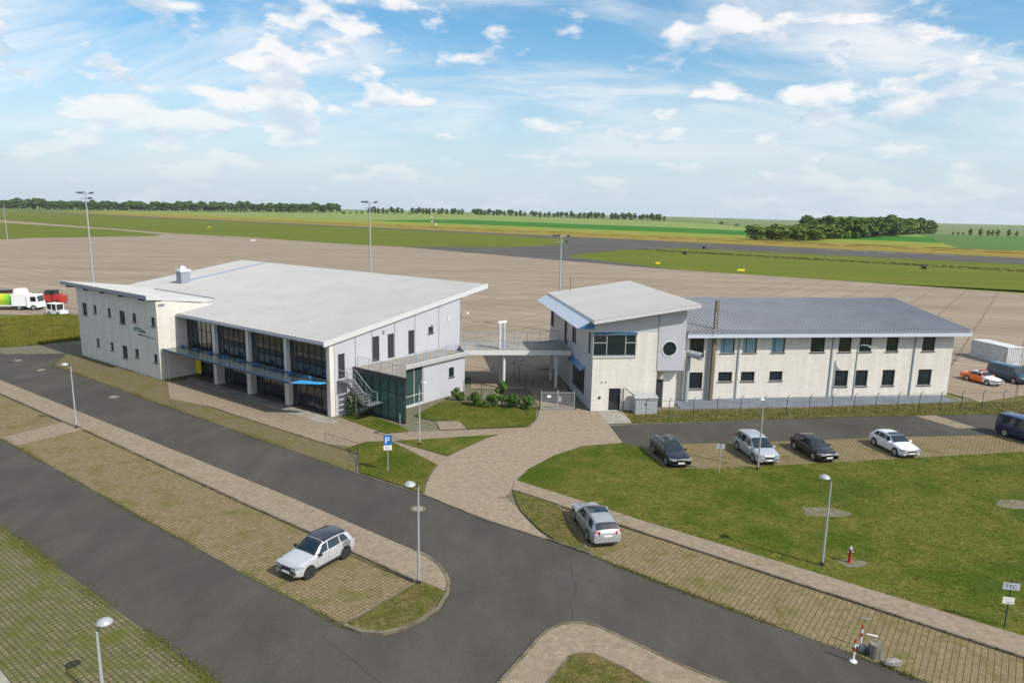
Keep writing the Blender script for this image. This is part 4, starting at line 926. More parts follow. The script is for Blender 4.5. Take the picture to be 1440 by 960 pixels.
fence([(-4.9, 69.3), (-3.0, 67.6), (-0.6, 67.0), (1.5, 66.8), (2.85, 66.4)], 2.0, FN2, 'greenpost', wires=4, mesh=0.8, wr_=0.004)
FN3 = thing('wire_fence', 'dark green fence along the yard under the footbridge', 'fence', (0, 0, 0))
fence([(2.7, 67.5), (2.3, 70.0), (1.6, 73.0), (0.9, 76.5), (0.3, 80)], 2.1, FN3, 'greenpost', wires=5, mesh=0.6, wr_=0.005)
FN4 = thing('wire_fence', 'thin wire fence with dark posts in the tall grass by the block wing', 'fence', (0, 0, 0))
fence([(-79, 96), (-73.5, 97.6), (-69.2, 97.3), (-66.3, 98.0), (-63, 99.5)], 2.0, FN4, 'dark', wires=4, mesh=1.2, wr_=0.004, arm=False)
FN5 = thing('low_fence', 'low dark wire fence ending the weedy paving beside the parking sign lawn', 'fence', (0, 0, 0))
fence([(-15.4, 54.9), (-12.15, 52.5), (-11.35, 48.5)], 0.95, FN5, 'dark', wires=5, mesh=0.5, arm=False, wr_=0.004, rr=0.022)
GT = thing('double_gate', 'galvanised double gate with white signs between green posts', 'gate', (2.96, 66.25, 0), R(4))
for k in range(2):
    x0 = 0.05 + k * 1.7; g_ = MB()
    for x in (x0, x0 + 1.62): g_.tube([(x, 0, 0.1), (x, 0, 2.0 if k else 2.0)], 0.035, 8)
    for z in (0.12, 1.75): g_.tube([(x0, 0, z), (x0 + 1.62, 0, z)], 0.03, 8)
    for j in range(1, 9): g_.tube([(x0, 0, 0.12 + 1.63 * j / 9), (x0 + 1.62, 0, 0.12 + 1.63 * j / 9)], 0.012, 5)
    for j in range(1, 13): g_.tube([(x0 + 1.62 * j / 13, 0, 0.12), (x0 + 1.62 * j / 13, 0, 1.75)], 0.006, 4)
    g_.build('gate_leaf', 'lampgrey', GT)
MB().box(0.62, 1.02, -0.06, -0.04, 1.25, 1.5).build('sign_plate', 'white', GT)
MB().box(1.75, 2.05, -0.08, -0.03, 0.85, 1.35).build('lock_box', 'lampgrey', GT)
for x in (-0.1, 3.5): MB().tube([(x, 0, 0), (x, 0, 2.1)], 0.06, 8).build('gate_post', 'greenpost', GT)

# ================================================================== lamps, masts, signs
def street_lamp(loc, h, rz, label):
    t = thing('street_lamp', label, 'street lamp', (*loc, 0), rz, 'street lamps with round dish heads')
    MB().tube([(0, 0, 0), (0, 0, 1.1), (0, 0, h)], [0.075, 0.07, 0.045], 10).build('pole', 'lampgrey', t, smooth=40)
    MB().lathe([(0.10, 0), (0.10, 0.25), (0.075, 0.3)], 10).build('base_sleeve', 'dark', t)
    MB().tube([(0, 0, h - 0.05), (-0.12, 0, h + 0.1), (-0.42, 0, h + 0.14)], 0.045, 8).build('arm', 'dark', t)
    MB().lathe([(0.0, 0.16), (0.10, 0.148), (0.21, 0.095), (0.30, 0.0), (0.30, -0.03), (0.25, -0.045), (0.0, -0.05)], 24, (-0.42, 0, h + 0.14)).build('lamp_head', 'lampgrey', t, smooth=60)
    return t
street_lamp((-37.8, 57.6), 5.55, R(15), 'grey lamp post with dish head at the corner of the cross path')
street_lamp((-4.62, 33.1), 5.45, R(15), 'grey lamp post with dish head on the rounded end of the pavement')
street_lamp((17.69, 35.91), 5.0, R(-60), 'grey lamp post with dish head on the big lawn by the red hydrant')
street_lamp((19.2, 50.72), 5.6, R(40), 'grey lamp post with dish head in front of the silver people carrier')
street_lamp((-15.67, 23.86), 3.15, R(-100), 'grey lamp post with dish head on the mossy paving below the aisle')
street_lamp((-7.53, 54.9), 5.3, R(170), 'grey lamp post with dish head on the small lawn by the glass annexe')
def flood_mast(loc, h, label):
    t = thing('flood_mast', label, 'light mast', (*loc, 0), 0, 'apron floodlight masts')
    MB().tube([(0, 0, 0), (0, 0, h)], [0.21, 0.10], 10).build('pole', 'pipe', t, smooth=40)
    MB().tube([(-1.2, 0, h), (1.2, 0, h)], 0.06, 6).build('crossbar', 'pipe', t)
    MB().tube([(-1.0, 0, h - 0.9), (1.0, 0, h - 0.9)], 0.06, 6).build('crossbar', 'pipe', t)
    for x, z in ((-1.15, h), (1.15, h), (-0.5, h + 0.02), (0.8, h - 0.9)):
        MB().hexa([(x - 0.25, -0.4, z + 0.05), (x + 0.25, -0.4, z + 0.05), (x + 0.25, 0.3, z + 0.13), (x - 0.25, 0.3, z + 0.13), (x - 0.25, -0.4, z + 0.2), (x + 0.25, -0.4, z + 0.2), (x + 0.25, 0.3, z + 0.27), (x - 0.25, 0.3, z + 0.27)]).build('floodlight', 'dark', t)
    MB().box(-0.3, 0.3, -0.3, 0.3, 1.0, 2.0).build('switch_box', 'fascia_grey', t)
    return t
def place(px_dir, d): return (px_dir * d, d)
flood_mast((-74.5, 122), 21.0, 'tall floodlight mast rising behind the block wing roof')
flood_mast((-25.2, 122), 20.4, 'tall floodlight mast rising behind the hall roof')
flood_mast((7.6, 112), 15.6, 'floodlight mast behind the entrance block roof')
flood_mast((-266, 365), 17.4, 'distant floodlight mast at the apron edge by the grass')
flood_mast((69.8, 89.5), 10.5, 'dark mast beside the white container')
# P sign
s = thing('parking_sign', 'blue parking sign with white plate on a thin post on the lawn', 'sign', (-9.04, 48.73, 0), R(8))
MB().tube([(0, 0, 0), (0, 0, 2.95)], 0.03, 8).build('post', 'steel', s)
sp_ = MB().box(-0.30, 0.30, -0.05, -0.03, 2.15, 2.92).build('sign_panel', mat('sign_blue', (0.01, 0.13, 0.42), 0.4), s)
text_part('P', 0.72, (-0.22, -0.053, 2.27), (R(90), 0, 0), sp_, 'white', ext=0.003)
pl_ = MB().box(-0.30, 0.30, -0.05, -0.03, 1.76, 2.13).build('plate', 'white', s)
for k in range(2): MB().box(-0.2, 0.2 - 0.1 * k, -0.053, -0.05, 1.86 + 0.12 * k, 1.91 + 0.12 * k).build('text_line', 'letter_grey', pl_)
s = thing('direction_sign', 'white TTC sign with a smaller plate on a post at the lawn edge', 'sign', (24.03, 30.29, 0), R(-12))
MB().tube([(0, 0, 0), (0, 0, 2.5)], 0.03, 8).build('post', 'greenpost', s)
sp_ = MB().box(-0.36, 0.36, -0.05, -0.03, 2.02, 2.36).build('sign_panel', 'bluewhite', s)
text_part('TTC', 0.26, (-0.27, -0.053, 2.10), (R(90), 0, 0), sp_, 'letter_dark', ext=0.003)
pl_ = MB().box(-0.28, 0.22, -0.05, -0.03, 1.28, 1.62).build('plate', 'white', s)
MB().box(-0.1, 0.15, -0.053, -0.05, 1.34, 1.38).build('text_line', 'letter_grey', pl_)
s = thing('row_sign', 'small double grey sign plate on a post before the parked car row', 'sign', (15.93, 49.79, 0), R(5))
MB().tube([(0, 0, 0), (0, 0, 2.3)], 0.03, 8).build('post', 'steel', s)
for x in (-0.33, 0.03): MB().box(x, x + 0.3, 0.03, 0.05, 1.98, 2.36).build('sign_panel', 'lampgrey', s)
# hydrant
h_ = thing('hydrant', 'red pillar hydrant with grey cap standing in a bare patch of lawn', 'hydrant', (19.4, 36.29, 0.06))
MB().lathe([(0.13, 0), (0.13, 0.06), (0.085, 0.08), (0.085, 0.72), (0.10, 0.74), (0.10, 0.8)], 14).build('body', 'red', h_, smooth=40)
MB().lathe([(0.10, 0.8), (0.11, 0.86), (0.07, 0.95), (0.03, 1.0), (0.0, 1.01)], 14).build('cap', 'lampgrey', h_, smooth=40)
for sgn in (-1, 1): MB().tube([(0, 0, 0.66), (0.17 * sgn, 0, 0.66)], 0.045, 8).build('outlet', 'lampgrey', h_)
# striped marker posts, stump and stones
for i, (x, y) in enumerate(((15.37, 27.46), (16.22, 28.55))):
    s = thing('marker_post', ['red and white marker post on the asphalt edge', 'red and white marker post on the paving beside the stump'][i], 'marker post', (x, y, 0.0))
    MB().lathe([(0.16, 0), (0.16, 0.04), (0.05, 0.12)], 12).build('foot', 'white', s)
    for k in range(5): MB().lathe([(0.045, 0.1 + k * 0.2), (0.045, 0.1 + (k + 1) * 0.2)] + ([(0, 1.1)] if k == 4 else []), 10).build('band', 'red' if k in (2, 4) else 'white', s)
M['stump'] = mat('weathered_wood', (0.22, 0.20, 0.16), 0.9, col2=(0.10, 0.09, 0.07), scale=6, stretch=(1, 1, 0.15))
M['stone'] = mat('grey_stone', (0.28, 0.27, 0.25), 0.9, col2=(0.16, 0.15, 0.13), scale=4)
def lump(name, loc, sx, sy, sz, material, seed, label, cat):
    r_ = random.Random(seed); bm = bmesh.new(); bmesh.ops.create_icosphere(bm, subdivisions=2, radius=1)
    for v in bm.verts: v.co = Vector((v.co.x * sx, v.co.y * sy, max(v.co.z, -0.25) * sz)) * r_.uniform(0.85, 1.12)
    me = bpy.data.meshes.new(name); bm.to_mesh(me); bm.free(); me.materials.append(M[material]); o = bpy.data.objects.new(name, me); C.objects.link(o)
    o.location = loc; return tag(o, label, cat)
o = MB().lathe([(0.36, 0), (0.33, 0.2), (0.30, 0.5), (0.29, 0.62), (0.0, 0.6)], 14, (0, 0, 0)).build('tree_stump', 'stump'); o.location = (16.55, 27.9, 0); tag(o, 'weathered grey tree stump at the paving edge', 'stump')
lump('boulder', (16.15, 28.2, 0.12), 0.22, 0.2, 0.26, 'stone', 1, 'small pale stone behind the stump', 'stone')
lump('boulder', (16.27, 27.95, 0.12), 0.2, 0.18, 0.22, 'silage', 2, 'small dark stone leaning on the stump', 'stone')
lump('boulder', (17.0, 27.25, 0.1), 0.42, 0.2, 0.24, 'stone', 3, 'flat grey stone beside the stump at the asphalt edge', 'stone')
for i, (x, y) in enumerate(((17.57, 30.78), (17.2, 29.43))):
    tag(MB().hexa([(x - 0.26, y + 0.08, 0.015), (x + 0.2, y - 0.16, 0.015), (x + 0.26, y - 0.06, 0.015), (x - 0.1, y + 0.12, 0.015), (x - 0.26, y + 0.08, 0.03), (x + 0.2, y - 0.16, 0.035), (x + 0.26, y - 0.06, 0.04), (x - 0.1, y + 0.12, 0.03)]).build('broken_board', 'stone' if i == 0 else 'column'), ['broken grey board lying on the paving', 'broken cream board lying on the paving near the marker posts'][i], 'board')

# ================================================================== cars
def lerp_poly(P, x):
    if x <= P[0][0]: return P[0][1]
    for (a, b), (c_, d_) in zip(P, P[1:]):
        if x <= c_:
            f = (x - a) / (c_ - a) if c_ > a else 0; f = f * f * (3 - 2 * f) * 0.35 + f * 0.65
            return b + (d_ - b) * f
    return P[-1][1]
def car(name, label, loc, heading, spec, paint, cat='car', group='parked cars', rim='rim', roofmat=None):
    """lofted body; local x forward"""
    t = thing(name, label, cat, (*loc, 0.066 if 50 < loc[1] < 62 else 0.012), heading, group)
    L, Wd, wb = spec['L'], spec['W'] / 2, spec['wb']
    xf = wb / 2 + spec['fo']; xr = xf - L
    top, belt = spec['top'], spec['belt']
    zb0 = spec.get('clear', 0.2)
    def width(x):
        q = (x - xr) / L
        return Wd * (1 - 0.14 * max(0, (q - 0.86) / 0.14) ** 2 - 0.09 * max(0, (0.10 - q) / 0.10) ** 2)
    def sect(x):
        w = width(x); zt = lerp_poly(top, x); zb = min(lerp_poly(belt, x), zt - 0.02); g_ = max(0.0, min(1.0, (zt - zb - 0.05) / 0.42))
        re = w * (0.90 - (0.90 - spec.get('rw', 0.72)) * g_)
        q = (x - xr) / L; b0 = zb0 + 0.12 * max(0, (q - 0.93) / 0.07) + 0.14 * max(0, (0.06 - q) / 0.06)
        return [(w * 0.86, b0), (w * 0.975, b0 + 0.09), (w, b0 + 0.30), (w * 0.99, zb - 0.14), (w * 0.955, zb), (re, zt - 0.03 - 0.05 * g_), (re * 0.90, zt - 0.012), (re * 0.5, zt + 0.012), (0.0, zt + 0.02)]
    def S(x, v):
        p = sect(x); i = min(int(v), len(p) - 2); f = v - i
        return (p[i][0] + (p[i + 1][0] - p[i][0]) * f, p[i][1] + (p[i + 1][1] - p[i][1]) * f)
    n = 34; mb = MB(); vs = []
    xs = [xr + L * (0.5 - 0.5 * math.cos(math.pi * (0.04 + 0.92 * k / n))) for k in range(n + 1)]; xs[0] = xr; xs[-1] = xf
    V = [0, 1, 2, 3, 4, 4.33, 4.66, 5, 5.5, 6, 7, 8]
    m_ = len(V)
    for x in xs:
        half = [S(x, v) for v in V]
        ring = [(x, y, z) for y, z in half] + [(x, -y, z) for y, z in reversed(half[:-1])]
        vs += ring
    k_ = 2 * m_ - 1
    fs = [(i * k_ + j, i * k_ + j + 1, (i + 1) * k_ + j + 1, (i + 1) * k_ + j) for i in range(n) for j in range(k_ - 1)]
    fs += [(i * k_, (i + 1) * k_, (i + 1) * k_ + k_ - 1, i * k_ + k_ - 1) for i in range(n)]
    fs += [tuple(range(k_)), tuple(range(n * k_ + k_ - 1, n * k_ - 1, -1))]
    mb.add(vs, fs); body = mb.build('body', paint, t, smooth=35)
    def patch(nm, material, x00, x01, x10, x11, v0, v1, side, off=0.012, nu=6, nv=5):
        """x00..x01 range at v0, x10..x11 at v1"""
        p = MB(); vs = []
        for j in range(nv + 1):
            fv = j / nv; v = v0 + (v1 - v0) * fv; xa = x00 + (x10 - x00) * fv; xb = x01 + (x11 - x01) * fv
            for i in range(nu + 1):
                x = xa + (xb - xa) * i / nu; y, z = S(x, v); e = 0.004
                y2, z2 = S(x, min(v + 0.02, 8)); y3, z3 = S(x + 0.02, v)
                tu = Vector((0.02, y3 - y, z3 - z)); tv = Vector((0, y2 - y, z2 - z))
                nrm = tu.cross(tv)
                if nrm.length < 1e-9: nrm = Vector((0, 0, 1))
                nrm.normalize()
                if nrm.z < 0 and abs(nrm.y) < 0.3: nrm = -nrm
                if nrm.y < 0 and nrm.z < 0.5: nrm = -nrm
                vs.append((x + nrm.x * off, side * (y + nrm.y * off), z + nrm.z * off))
        w_ = nu + 1
        p.add(vs, [(j * w_ + i, j * w_ + i + 1, (j + 1) * w_ + i + 1, (j + 1) * w_ + i) for j in range(nv) for i in range(nu)])
        return p.build(nm, material, t, smooth='full')
    def cap(nm, material, xa, xb, v0=5.25, off=0.012, nu=8, nv=10):
        p = MB(); vs = []
        for j in range(2 * nv + 1):
            v = v0 + (8 - v0) * (1 - abs(j - nv) / nv); sgn = 1 if j <= nv else -1
            for i in range(nu + 1):
                x = xa + (xb - xa) * i / nu; y, z = S(x, v); y3, z3 = S(x + 0.02, 8); y0_, z0_ = S(x, 8)
                nz = Vector((-(z3 - z0_), 0, 0.02)).normalized()
                vs.append((x + nz.x * off, sgn * y, z + nz.z * off))
        w_ = nu + 1
        p.add(vs, [(j * w_ + i, j * w_ + i + 1, (j + 1) * w_ + i + 1, (j + 1) * w_ + i) for j in range(2 * nv) for i in range(nu)])
        return p.build(nm, material, t, smooth='full')
    ws0, ws1 = spec['ws']; rw0, rw1 = spec['rear']
    cap('windscreen', 'carglass', ws1 + 0.02, ws0 - 0.06)
    cap('rear_window', 'carglass', rw0 + 0.10, rw1 - 0.03, v0=5.4)
    if roofmat: cap('roof_panel', roofmat, rw1 + 0.02, ws1 - 0.03, v0=5.0, off=0.01)
    if spec.get('sunroof'): cap('glass_roof', 'carglass', *spec['sunroof'], v0=6.0, off=0.014)
    for side in (1, -1):
        for (b0, b1, t0_, t1_) in spec['side']:
            patch('side_window', 'carglass', b0, b1, t0_, t1_, 4.10, 4.90, side)
        if spec.get('rails'):
            y, z = S((ws1 + rw1) / 2, 5.1)
            MB().tube([(ws1 - 0.1, side * y, lerp_poly(top, ws1 - 0.1) + 0.0), (0, side * y, lerp_poly(top, 0) + 0.035), (rw1 + 0.1, side * y, lerp_poly(top, rw1 + 0.1) + 0.02)], 0.02, 6).build('roof_rail', spec['rails'], t)
        for xs_ in spec.get('seams', ((spec['side'][0][1] + 0.05), spec['side'][0][0] - 0.03, spec['side'][1][0] - 0.02)):
            patch('door_seam', 'blacktrim', xs_, xs_ + 0.014, xs_ + 0.01, xs_ + 0.024, 1.2, 3.95, side, off=0.004, nu=1, nv=6)
        for xs_ in (spec['side'][0][0] + 0.12, spec['side'][1][0] + 0.12):
            patch('door_handle', 'blacktrim', xs_, xs_ + 0.16, xs_, xs_ + 0.16, 3.62, 3.74, side, off=0.02, nu=1, nv=1)
        # mirror
        xm = spec['mirror']; y, z = S(xm, 4.0)
        mr_ = MB().hexa([(xm - 0.1, side * (y + 0.02), z + 0.02), (xm + 0.08, side * (y + 0.02), z + 0.02), (xm + 0.06, side * (y + 0.2), z + 0.04), (xm - 0.08, side * (y + 0.2), z + 0.04), (xm - 0.1, side * (y + 0.02), z + 0.15), (xm + 0.06, side * (y + 0.02), z + 0.15), (xm + 0.03, side * (y + 0.2), z + 0.17), (xm - 0.08, side * (y + 0.2), z + 0.17)])
        mr_.build('mirror', spec.get('mirror_mat', paint), t)
        # lights
        hl = spec.get('hl', (0.0, 0.0)); zf = spec['hlz']
        wq, w4 = width(xf), width(xf - 0.42)
        MB().prism([(xf + 0.012, side * wq * 0.50), (xf + 0.004, side * wq * 0.93), (xf - 0.12, side * (width(xf - 0.12) + 0.004)), (xf - 0.40, side * (w4 + 0.004)), (xf - 0.30, side * wq * 0.75)], spec['hlz'] - 0.03, spec['hlz'] + 0.10).build('headlight', 'headlight', t)
        w = width(xr + 0.02)
        MB().hexa([(xr - 0.035, side * w * 0.58, spec['tlz']), (xr + 0.14, side * w * 1.025, spec['tlz']), (xr + 0.16, side * w * 0.6, spec['tlz']), (xr + 0.03, side * w * 0.55, spec['tlz']),
                   (xr - 0.03, side * w * 0.58, spec['tlz'] + 0.17), (xr + 0.15, side * w * 1.02, spec['tlz'] + 0.19), (xr + 0.17, side * w * 0.6, spec['tlz'] + 0.19), (xr + 0.03, side * w * 0.55, spec['tlz'] + 0.17)]).build('taillight', 'taillight', t)
        # sill trim and wheel
        for xw in (wb / 2, -wb / 2):
            r_ = spec['r']; wy = width(xw)
            MB().ycyl(xw, side * (wy - 0.25), side * (wy + 0.006), r_ + 0.02, r_ * 1.2, 24).build('wheel_arch', 'blacktrim', t)
            wh = MB().ycyl(xw, side * (wy - 0.2), side * (wy + 0.02), r_, r_, 26).build('wheel', 'rubber', t)
            MB().ycyl(xw, side * (wy + 0.0), side * (wy + 0.026), r_, r_ * 0.70, 22).build('rim', rim, wh)
            hubm = MB()
            for k in range(5):
                a = 2 * math.pi * k / 5; ca, sa = math.cos(a), math.sin(a)
                q = [(xw + ca * 0.04 * 1 - sa * 0.05, 0, r_ + sa * 0.04 + ca * 0.05), (xw + ca * 0.04 + sa * 0.05, 0, r_ + sa * 0.04 - ca * 0.05), (xw + ca * r_ * 0.66 + sa * 0.03, 0, r_ + sa * r_ * 0.66 - ca * 0.03), (xw + ca * r_ * 0.66 - sa * 0.03, 0, r_ + sa * r_ * 0.66 + ca * 0.03)]
                hubm.hexa([(x, side * (wy + 0.026), z) for x, y, z in q] + [(x, side * (wy + 0.036), z) for x, y, z in q])
            hubm.build('spokes', 'rim' if rim != 'rim_dark' else 'blacktrim', wh)
    # grille, bumper, plates, sill
    wf = width(xf - 0.03)
    MB().hexa([(xf - 0.05, -wf * 0.42, spec['hlz'] - 0.16), (xf + 0.012, -wf * 0.40, spec['hlz'] - 0.16), (xf + 0.012, wf * 0.40, spec['hlz'] - 0.16), (xf - 0.05, wf * 0.42, spec['hlz'] - 0.16), (xf - 0.05, -wf * 0.5, spec['hlz'] + 0.02), (xf + 0.0, -wf * 0.48, spec['hlz'] + 0.02), (xf + 0.0, wf * 0.48, spec['hlz'] + 0.02), (xf - 0.05, wf * 0.5, spec['hlz'] + 0.02)]).build('grille', 'blacktrim', t)
    MB().box(xf - 0.05, xf + 0.014, -wf * 0.7, wf * 0.7, zb0 + 0.1, zb0 + 0.2).build('air_intake', 'blacktrim', t)
    MB().box(xf + 0.0, xf + 0.03, -0.26, 0.26, zb0 + 0.22, zb0 + 0.33).build('number_plate', 'plate', t)
    MB().box(xr - 0.02, xr + 0.02, -0.26, 0.26, spec['tlz'] - 0.12, spec['tlz'] - 0.01).build('number_plate', 'plate', t)
    MB().box(xr - 0.012, xr + 0.1, -wf * 0.75, wf * 0.75, zb0 + 0.06, zb0 + 0.16).build('bumper_trim', 'blacktrim', t)
    if spec.get('cladding'):
        for side in (1, -1): MB().hexa([(-wb / 2 + 0.3, side * Wd * 0.95, zb0 - 0.02), (wb / 2 - 0.3, side * Wd * 0.95, zb0 - 0.02), (wb / 2 - 0.3, side * Wd * 1.003, zb0 + 0.02), (-wb / 2 + 0.3, side * Wd * 1.003, zb0 + 0.02), (-wb / 2 + 0.3, side * Wd * 0.97, zb0 + 0.15), (wb / 2 - 0.3, side * Wd * 0.97, zb0 + 0.15), (wb / 2 - 0.3, side * Wd * 1.004, zb0 + 0.15), (-wb / 2 + 0.3, side * Wd * 1.004, zb0 + 0.15)]).build('sill_cladding', 'blacktrim', t)
    return t
def pnt(name, col, rough=0.28, metal=0.0):
    return mat(name, col, rough, metal=metal, coat=0.6)
SILVER = pnt('silver_paint', (0.50, 0.51, 0.53), 0.3, 0.3); WHITE = pnt('white_car_paint', (0.75, 0.76, 0.78))
BLACK = pnt('black_car_paint', (0.008, 0.008, 0.009)); NAVY = pnt('navy_paint', (0.007, 0.009, 0.016)); SILV2 = pnt('pale_silver_paint', (0.42, 0.45, 0.49), 0.3, 0.25)
GREY = pnt('grey_beige_paint', (0.36, 0.37, 0.38), 0.3, 0.3); ORANGE = pnt('orange_paint', (0.80, 0.16, 0.01)); BLUE = pnt('blue_car_paint', (0.008, 0.016, 0.065)); PETROL = pnt('petrol_van_paint', (0.014, 0.045, 0.075)); ROOFB = pnt('dark_blue_roof_paint', (0.018, 0.022, 0.034))
suv = dict(L=4.21, W=1.79, wb=2.60, fo=0.83, r=0.335, clear=0.24, hlz=0.78, tlz=0.86, mirror=0.62, rw=0.72, ws=(0.92, 0.12), rear=(-1.98, -1.55), cladding=True, rails='blacktrim', mirror_mat='blacktrim',
           top=[(-2.08, 0.92), (-1.98, 1.05), (-1.55, 1.53), (-0.9, 1.60), (-0.2, 1.60), (0.15, 1.54), (0.9, 1.07), (1.35, 1.02), (1.85, 0.93), (2.05, 0.84), (2.11, 0.76), (2.13, 0.68)],
           belt=[(-2.08, 0.90), (-1.6, 1.08), (-0.6, 1.02), (0.9, 0.98), (1.6, 0.90), (2.0, 0.78), (2.13, 0.62)],
           side=[(-0.02, 0.72, -0.10, 0.22), (-0.92, -0.10, -0.92, -0.17), (-1.55, -1.0, -1.35, -0.99)])
estate = dict(L=4.77, W=1.83, wb=2.79, fo=0.90, r=0.33, clear=0.18, hlz=0.66, tlz=0.80, mirror=0.72, rw=0.70, ws=(1.02, 0.28), rear=(-2.40, -1.98), rails='rim', sunroof=(-0.85, 0.12),
              top=[(-2.47, 0.86), (-2.40, 0.98), (-1.98, 1.40), (-1.2, 1.47), (-0.2, 1.48), (0.28, 1.42), (1.02, 0.99), (1.5, 0.94), (2.05, 0.84), (2.22, 0.75), (2.28, 0.68), (2.30, 0.60)],
              belt=[(-2.47, 0.84), (-1.9, 0.98), (-0.5, 0.95), (1.0, 0.90), (1.8, 0.80), (2.2, 0.68), (2.30, 0.55)],
              side=[(0.06, 0.82, -0.02, 0.34), (-0.88, -0.02, -0.88, -0.10), (-1.95, -0.96, -1.72, -0.95)])
hatch = dict(L=4.28, W=1.79, wb=2.63, fo=0.85, r=0.32, clear=0.18, hlz=0.66, tlz=0.80, mirror=0.66, rw=0.70, ws=(0.95, 0.22), rear=(-2.0, -1.55),
             top=[(-2.12, 0.86), (-2.0, 0.98), (-1.55, 1.36), (-0.9, 1.45), (-0.2, 1.46), (0.22, 1.40), (0.95, 0.98), (1.4, 0.93), (1.9, 0.83), (2.08, 0.74), (2.14, 0.67), (2.16, 0.60)],
             belt=[(-2.12, 0.84), (-1.6, 1.0), (-0.5, 0.95), (0.95, 0.89), (1.7, 0.80), (2.05, 0.68), (2.16, 0.55)],
             side=[(0.0, 0.76, -0.08, 0.28), (-0.9, -0.08, -0.9, -0.16), (-1.5, -0.98, -1.32, -0.97)])
mpv = dict(L=4.82, W=1.90, wb=2.95, fo=0.95, r=0.34, clear=0.19, hlz=0.74, tlz=1.0, mirror=0.98, rw=0.76, ws=(1.42, 0.42), rear=(-2.28, -1.98),
           top=[(-2.39, 0.95), (-2.28, 1.1), (-1.98, 1.62), (-1.2, 1.72), (-0.2, 1.73), (0.42, 1.66), (1.42, 1.08), (1.8, 1.0), (2.2, 0.88), (2.36, 0.78), (2.41, 0.70), (2.43, 0.62)],
           belt=[(-2.39, 0.93), (-1.9, 1.05), (-0.5, 1.02), (1.4, 0.96), (2.0, 0.86), (2.3, 0.74), (2.43, 0.57)],
           side=[(0.1, 1.12, 0.0, 0.5), (-0.95, 0.02, -0.95, -0.08), (-2.0, -1.05, -1.85, -1.04)])
van = dict(L=4.95, W=1.92, wb=3.0, fo=0.93, r=0.34, clear=0.2, hlz=0.85, tlz=1.0, mirror=1.3, rw=0.84, ws=(1.75, 1.05), rear=(-2.50, -2.40),
           top=[(-2.52, 1.5), (-2.49, 1.85), (-2.38, 1.95), (-1.0, 1.99), (0.6, 1.98), (1.05, 1.9), (1.75, 1.18), (2.1, 1.05), (2.32, 0.9), (2.41, 0.72), (2.43, 0.55)],
           belt=[(-2.52, 1.15), (-1.0, 1.12), (1.5, 1.08), (2.1, 0.95), (2.43, 0.52)],
           side=[(0.62, 1.5, 0.55, 1.0), (-0.75, 0.5, -0.75, 0.45), (-2.3, -0.85, -2.3, -0.85)])
saloon = dict(L=4.6, W=1.73, wb=2.64, fo=0.90, r=0.31, clear=0.19, hlz=0.66, tlz=0.74, mirror=0.66, rw=0.68, ws=(0.86, 0.25), rear=(-1.55, -1.0),
              top=[(-2.38, 0.80), (-2.30, 0.93), (-1.6, 0.97), (-1.0, 1.36), (-0.4, 1.42), (0.0, 1.41), (0.25, 1.36), (0.86, 0.96), (1.5, 0.90), (2.0, 0.80), (2.17, 0.66), (2.22, 0.5)],
              belt=[(-2.38, 0.78), (-1.6, 0.93), (0.86, 0.89), (1.7, 0.80), (2.22, 0.5)],
              side=[(-0.02, 0.68, -0.06, 0.28), (-1.05, -0.10, -0.85, -0.14)])
def car_at(front, rear, halfw, near_side):
    """centre and heading from the contact points of the wheels on one side"""
    f, r_ = Vector(front), Vector(rear); d = (f - r_).normalized(); n_ = Vector((-d.y, d.x)) * near_side   # towards the centre
    c_ = (f + r_) / 2 + n_ * halfw
    return (c_.x, c_.y), math.atan2(d.y, d.x)
p, h = car_at((-10.42, 33.51), (-9.07, 35.70), 0.87, -1)
car('parked_car', 'silver crossover car with dark blue roof alone on the paved strip', p, h, suv, SILVER, rim='rim_dark', roofmat=ROOFB)
p, h = car_at((4.19, 41.2), (4.76, 38.44), 0.88, -1)
car('parked_car', 'grey estate car with glass roof parked at the end of the east strip', p, h, estate, GREY)
p, h = car_at((12.22, 51.25), (11.77, 54.03), 0.88, 1)
car('parked_car', 'black estate car with bright roof rails at the row end', p, h, estate, NAVY)
p, h = car_at((19.36, 52.33), (19.03, 55.30), 0.92, 1)
car('parked_car', 'silver people carrier parked behind a lamp post', p, h, mpv, SILV2)
p, h = car_at((24.47, 53.05), (23.98, 55.66), 0.87, 1)
car('parked_car', 'black hatchback between the people carrier and the white car', p, h, hatch, BLACK)
p, h = car_at((31.85, 54.50), (31.45, 57.15), 0.87, 1)
car('parked_car', 'white hatchback with dark windscreen in the parked row', p, h, dict(hatch, sunroof=(-0.35, 0.2)), WHITE)
car('parked_van', 'dark blue van at the far end of the parked row', (46.4, 59.3), R(-72), van, BLUE, cat='van', group='parked cars')
car('parked_van', 'dark petrol blue van beside the orange and white car', (61.5, 83.2), R(-79), van, PETROL, cat='van', group='parked cars')
oc = car('service_car', 'orange and white saloon with roof light bar beyond the fence', (57.3, 81.9), R(-74), saloon, ORANGE)
for ch in list(oc.children):
    if ch.name.startswith('body'):
        me = ch.data; me.materials.append(WHITE)
        for pol in me.polygons:
            cx2 = sum(me.vertices[i].co.x for i in pol.vertices) / len(pol.vertices); cz2 = sum(me.vertices[i].co.z for i in pol.vertices) / len(pol.vertices)
            if cx2 > 0.75 or cz2 > 1.2: pol.material_index = 1
lb = MB().box(-0.15, 0.15, -0.55, 0.55, 1.44, 1.56).build('light_bar', 'red', oc)
car('parked_car', 'dark car half hidden beyond the petrol blue van', (66.0, 84.5), R(-79), hatch, BLACK, cat='car', group='parked cars')

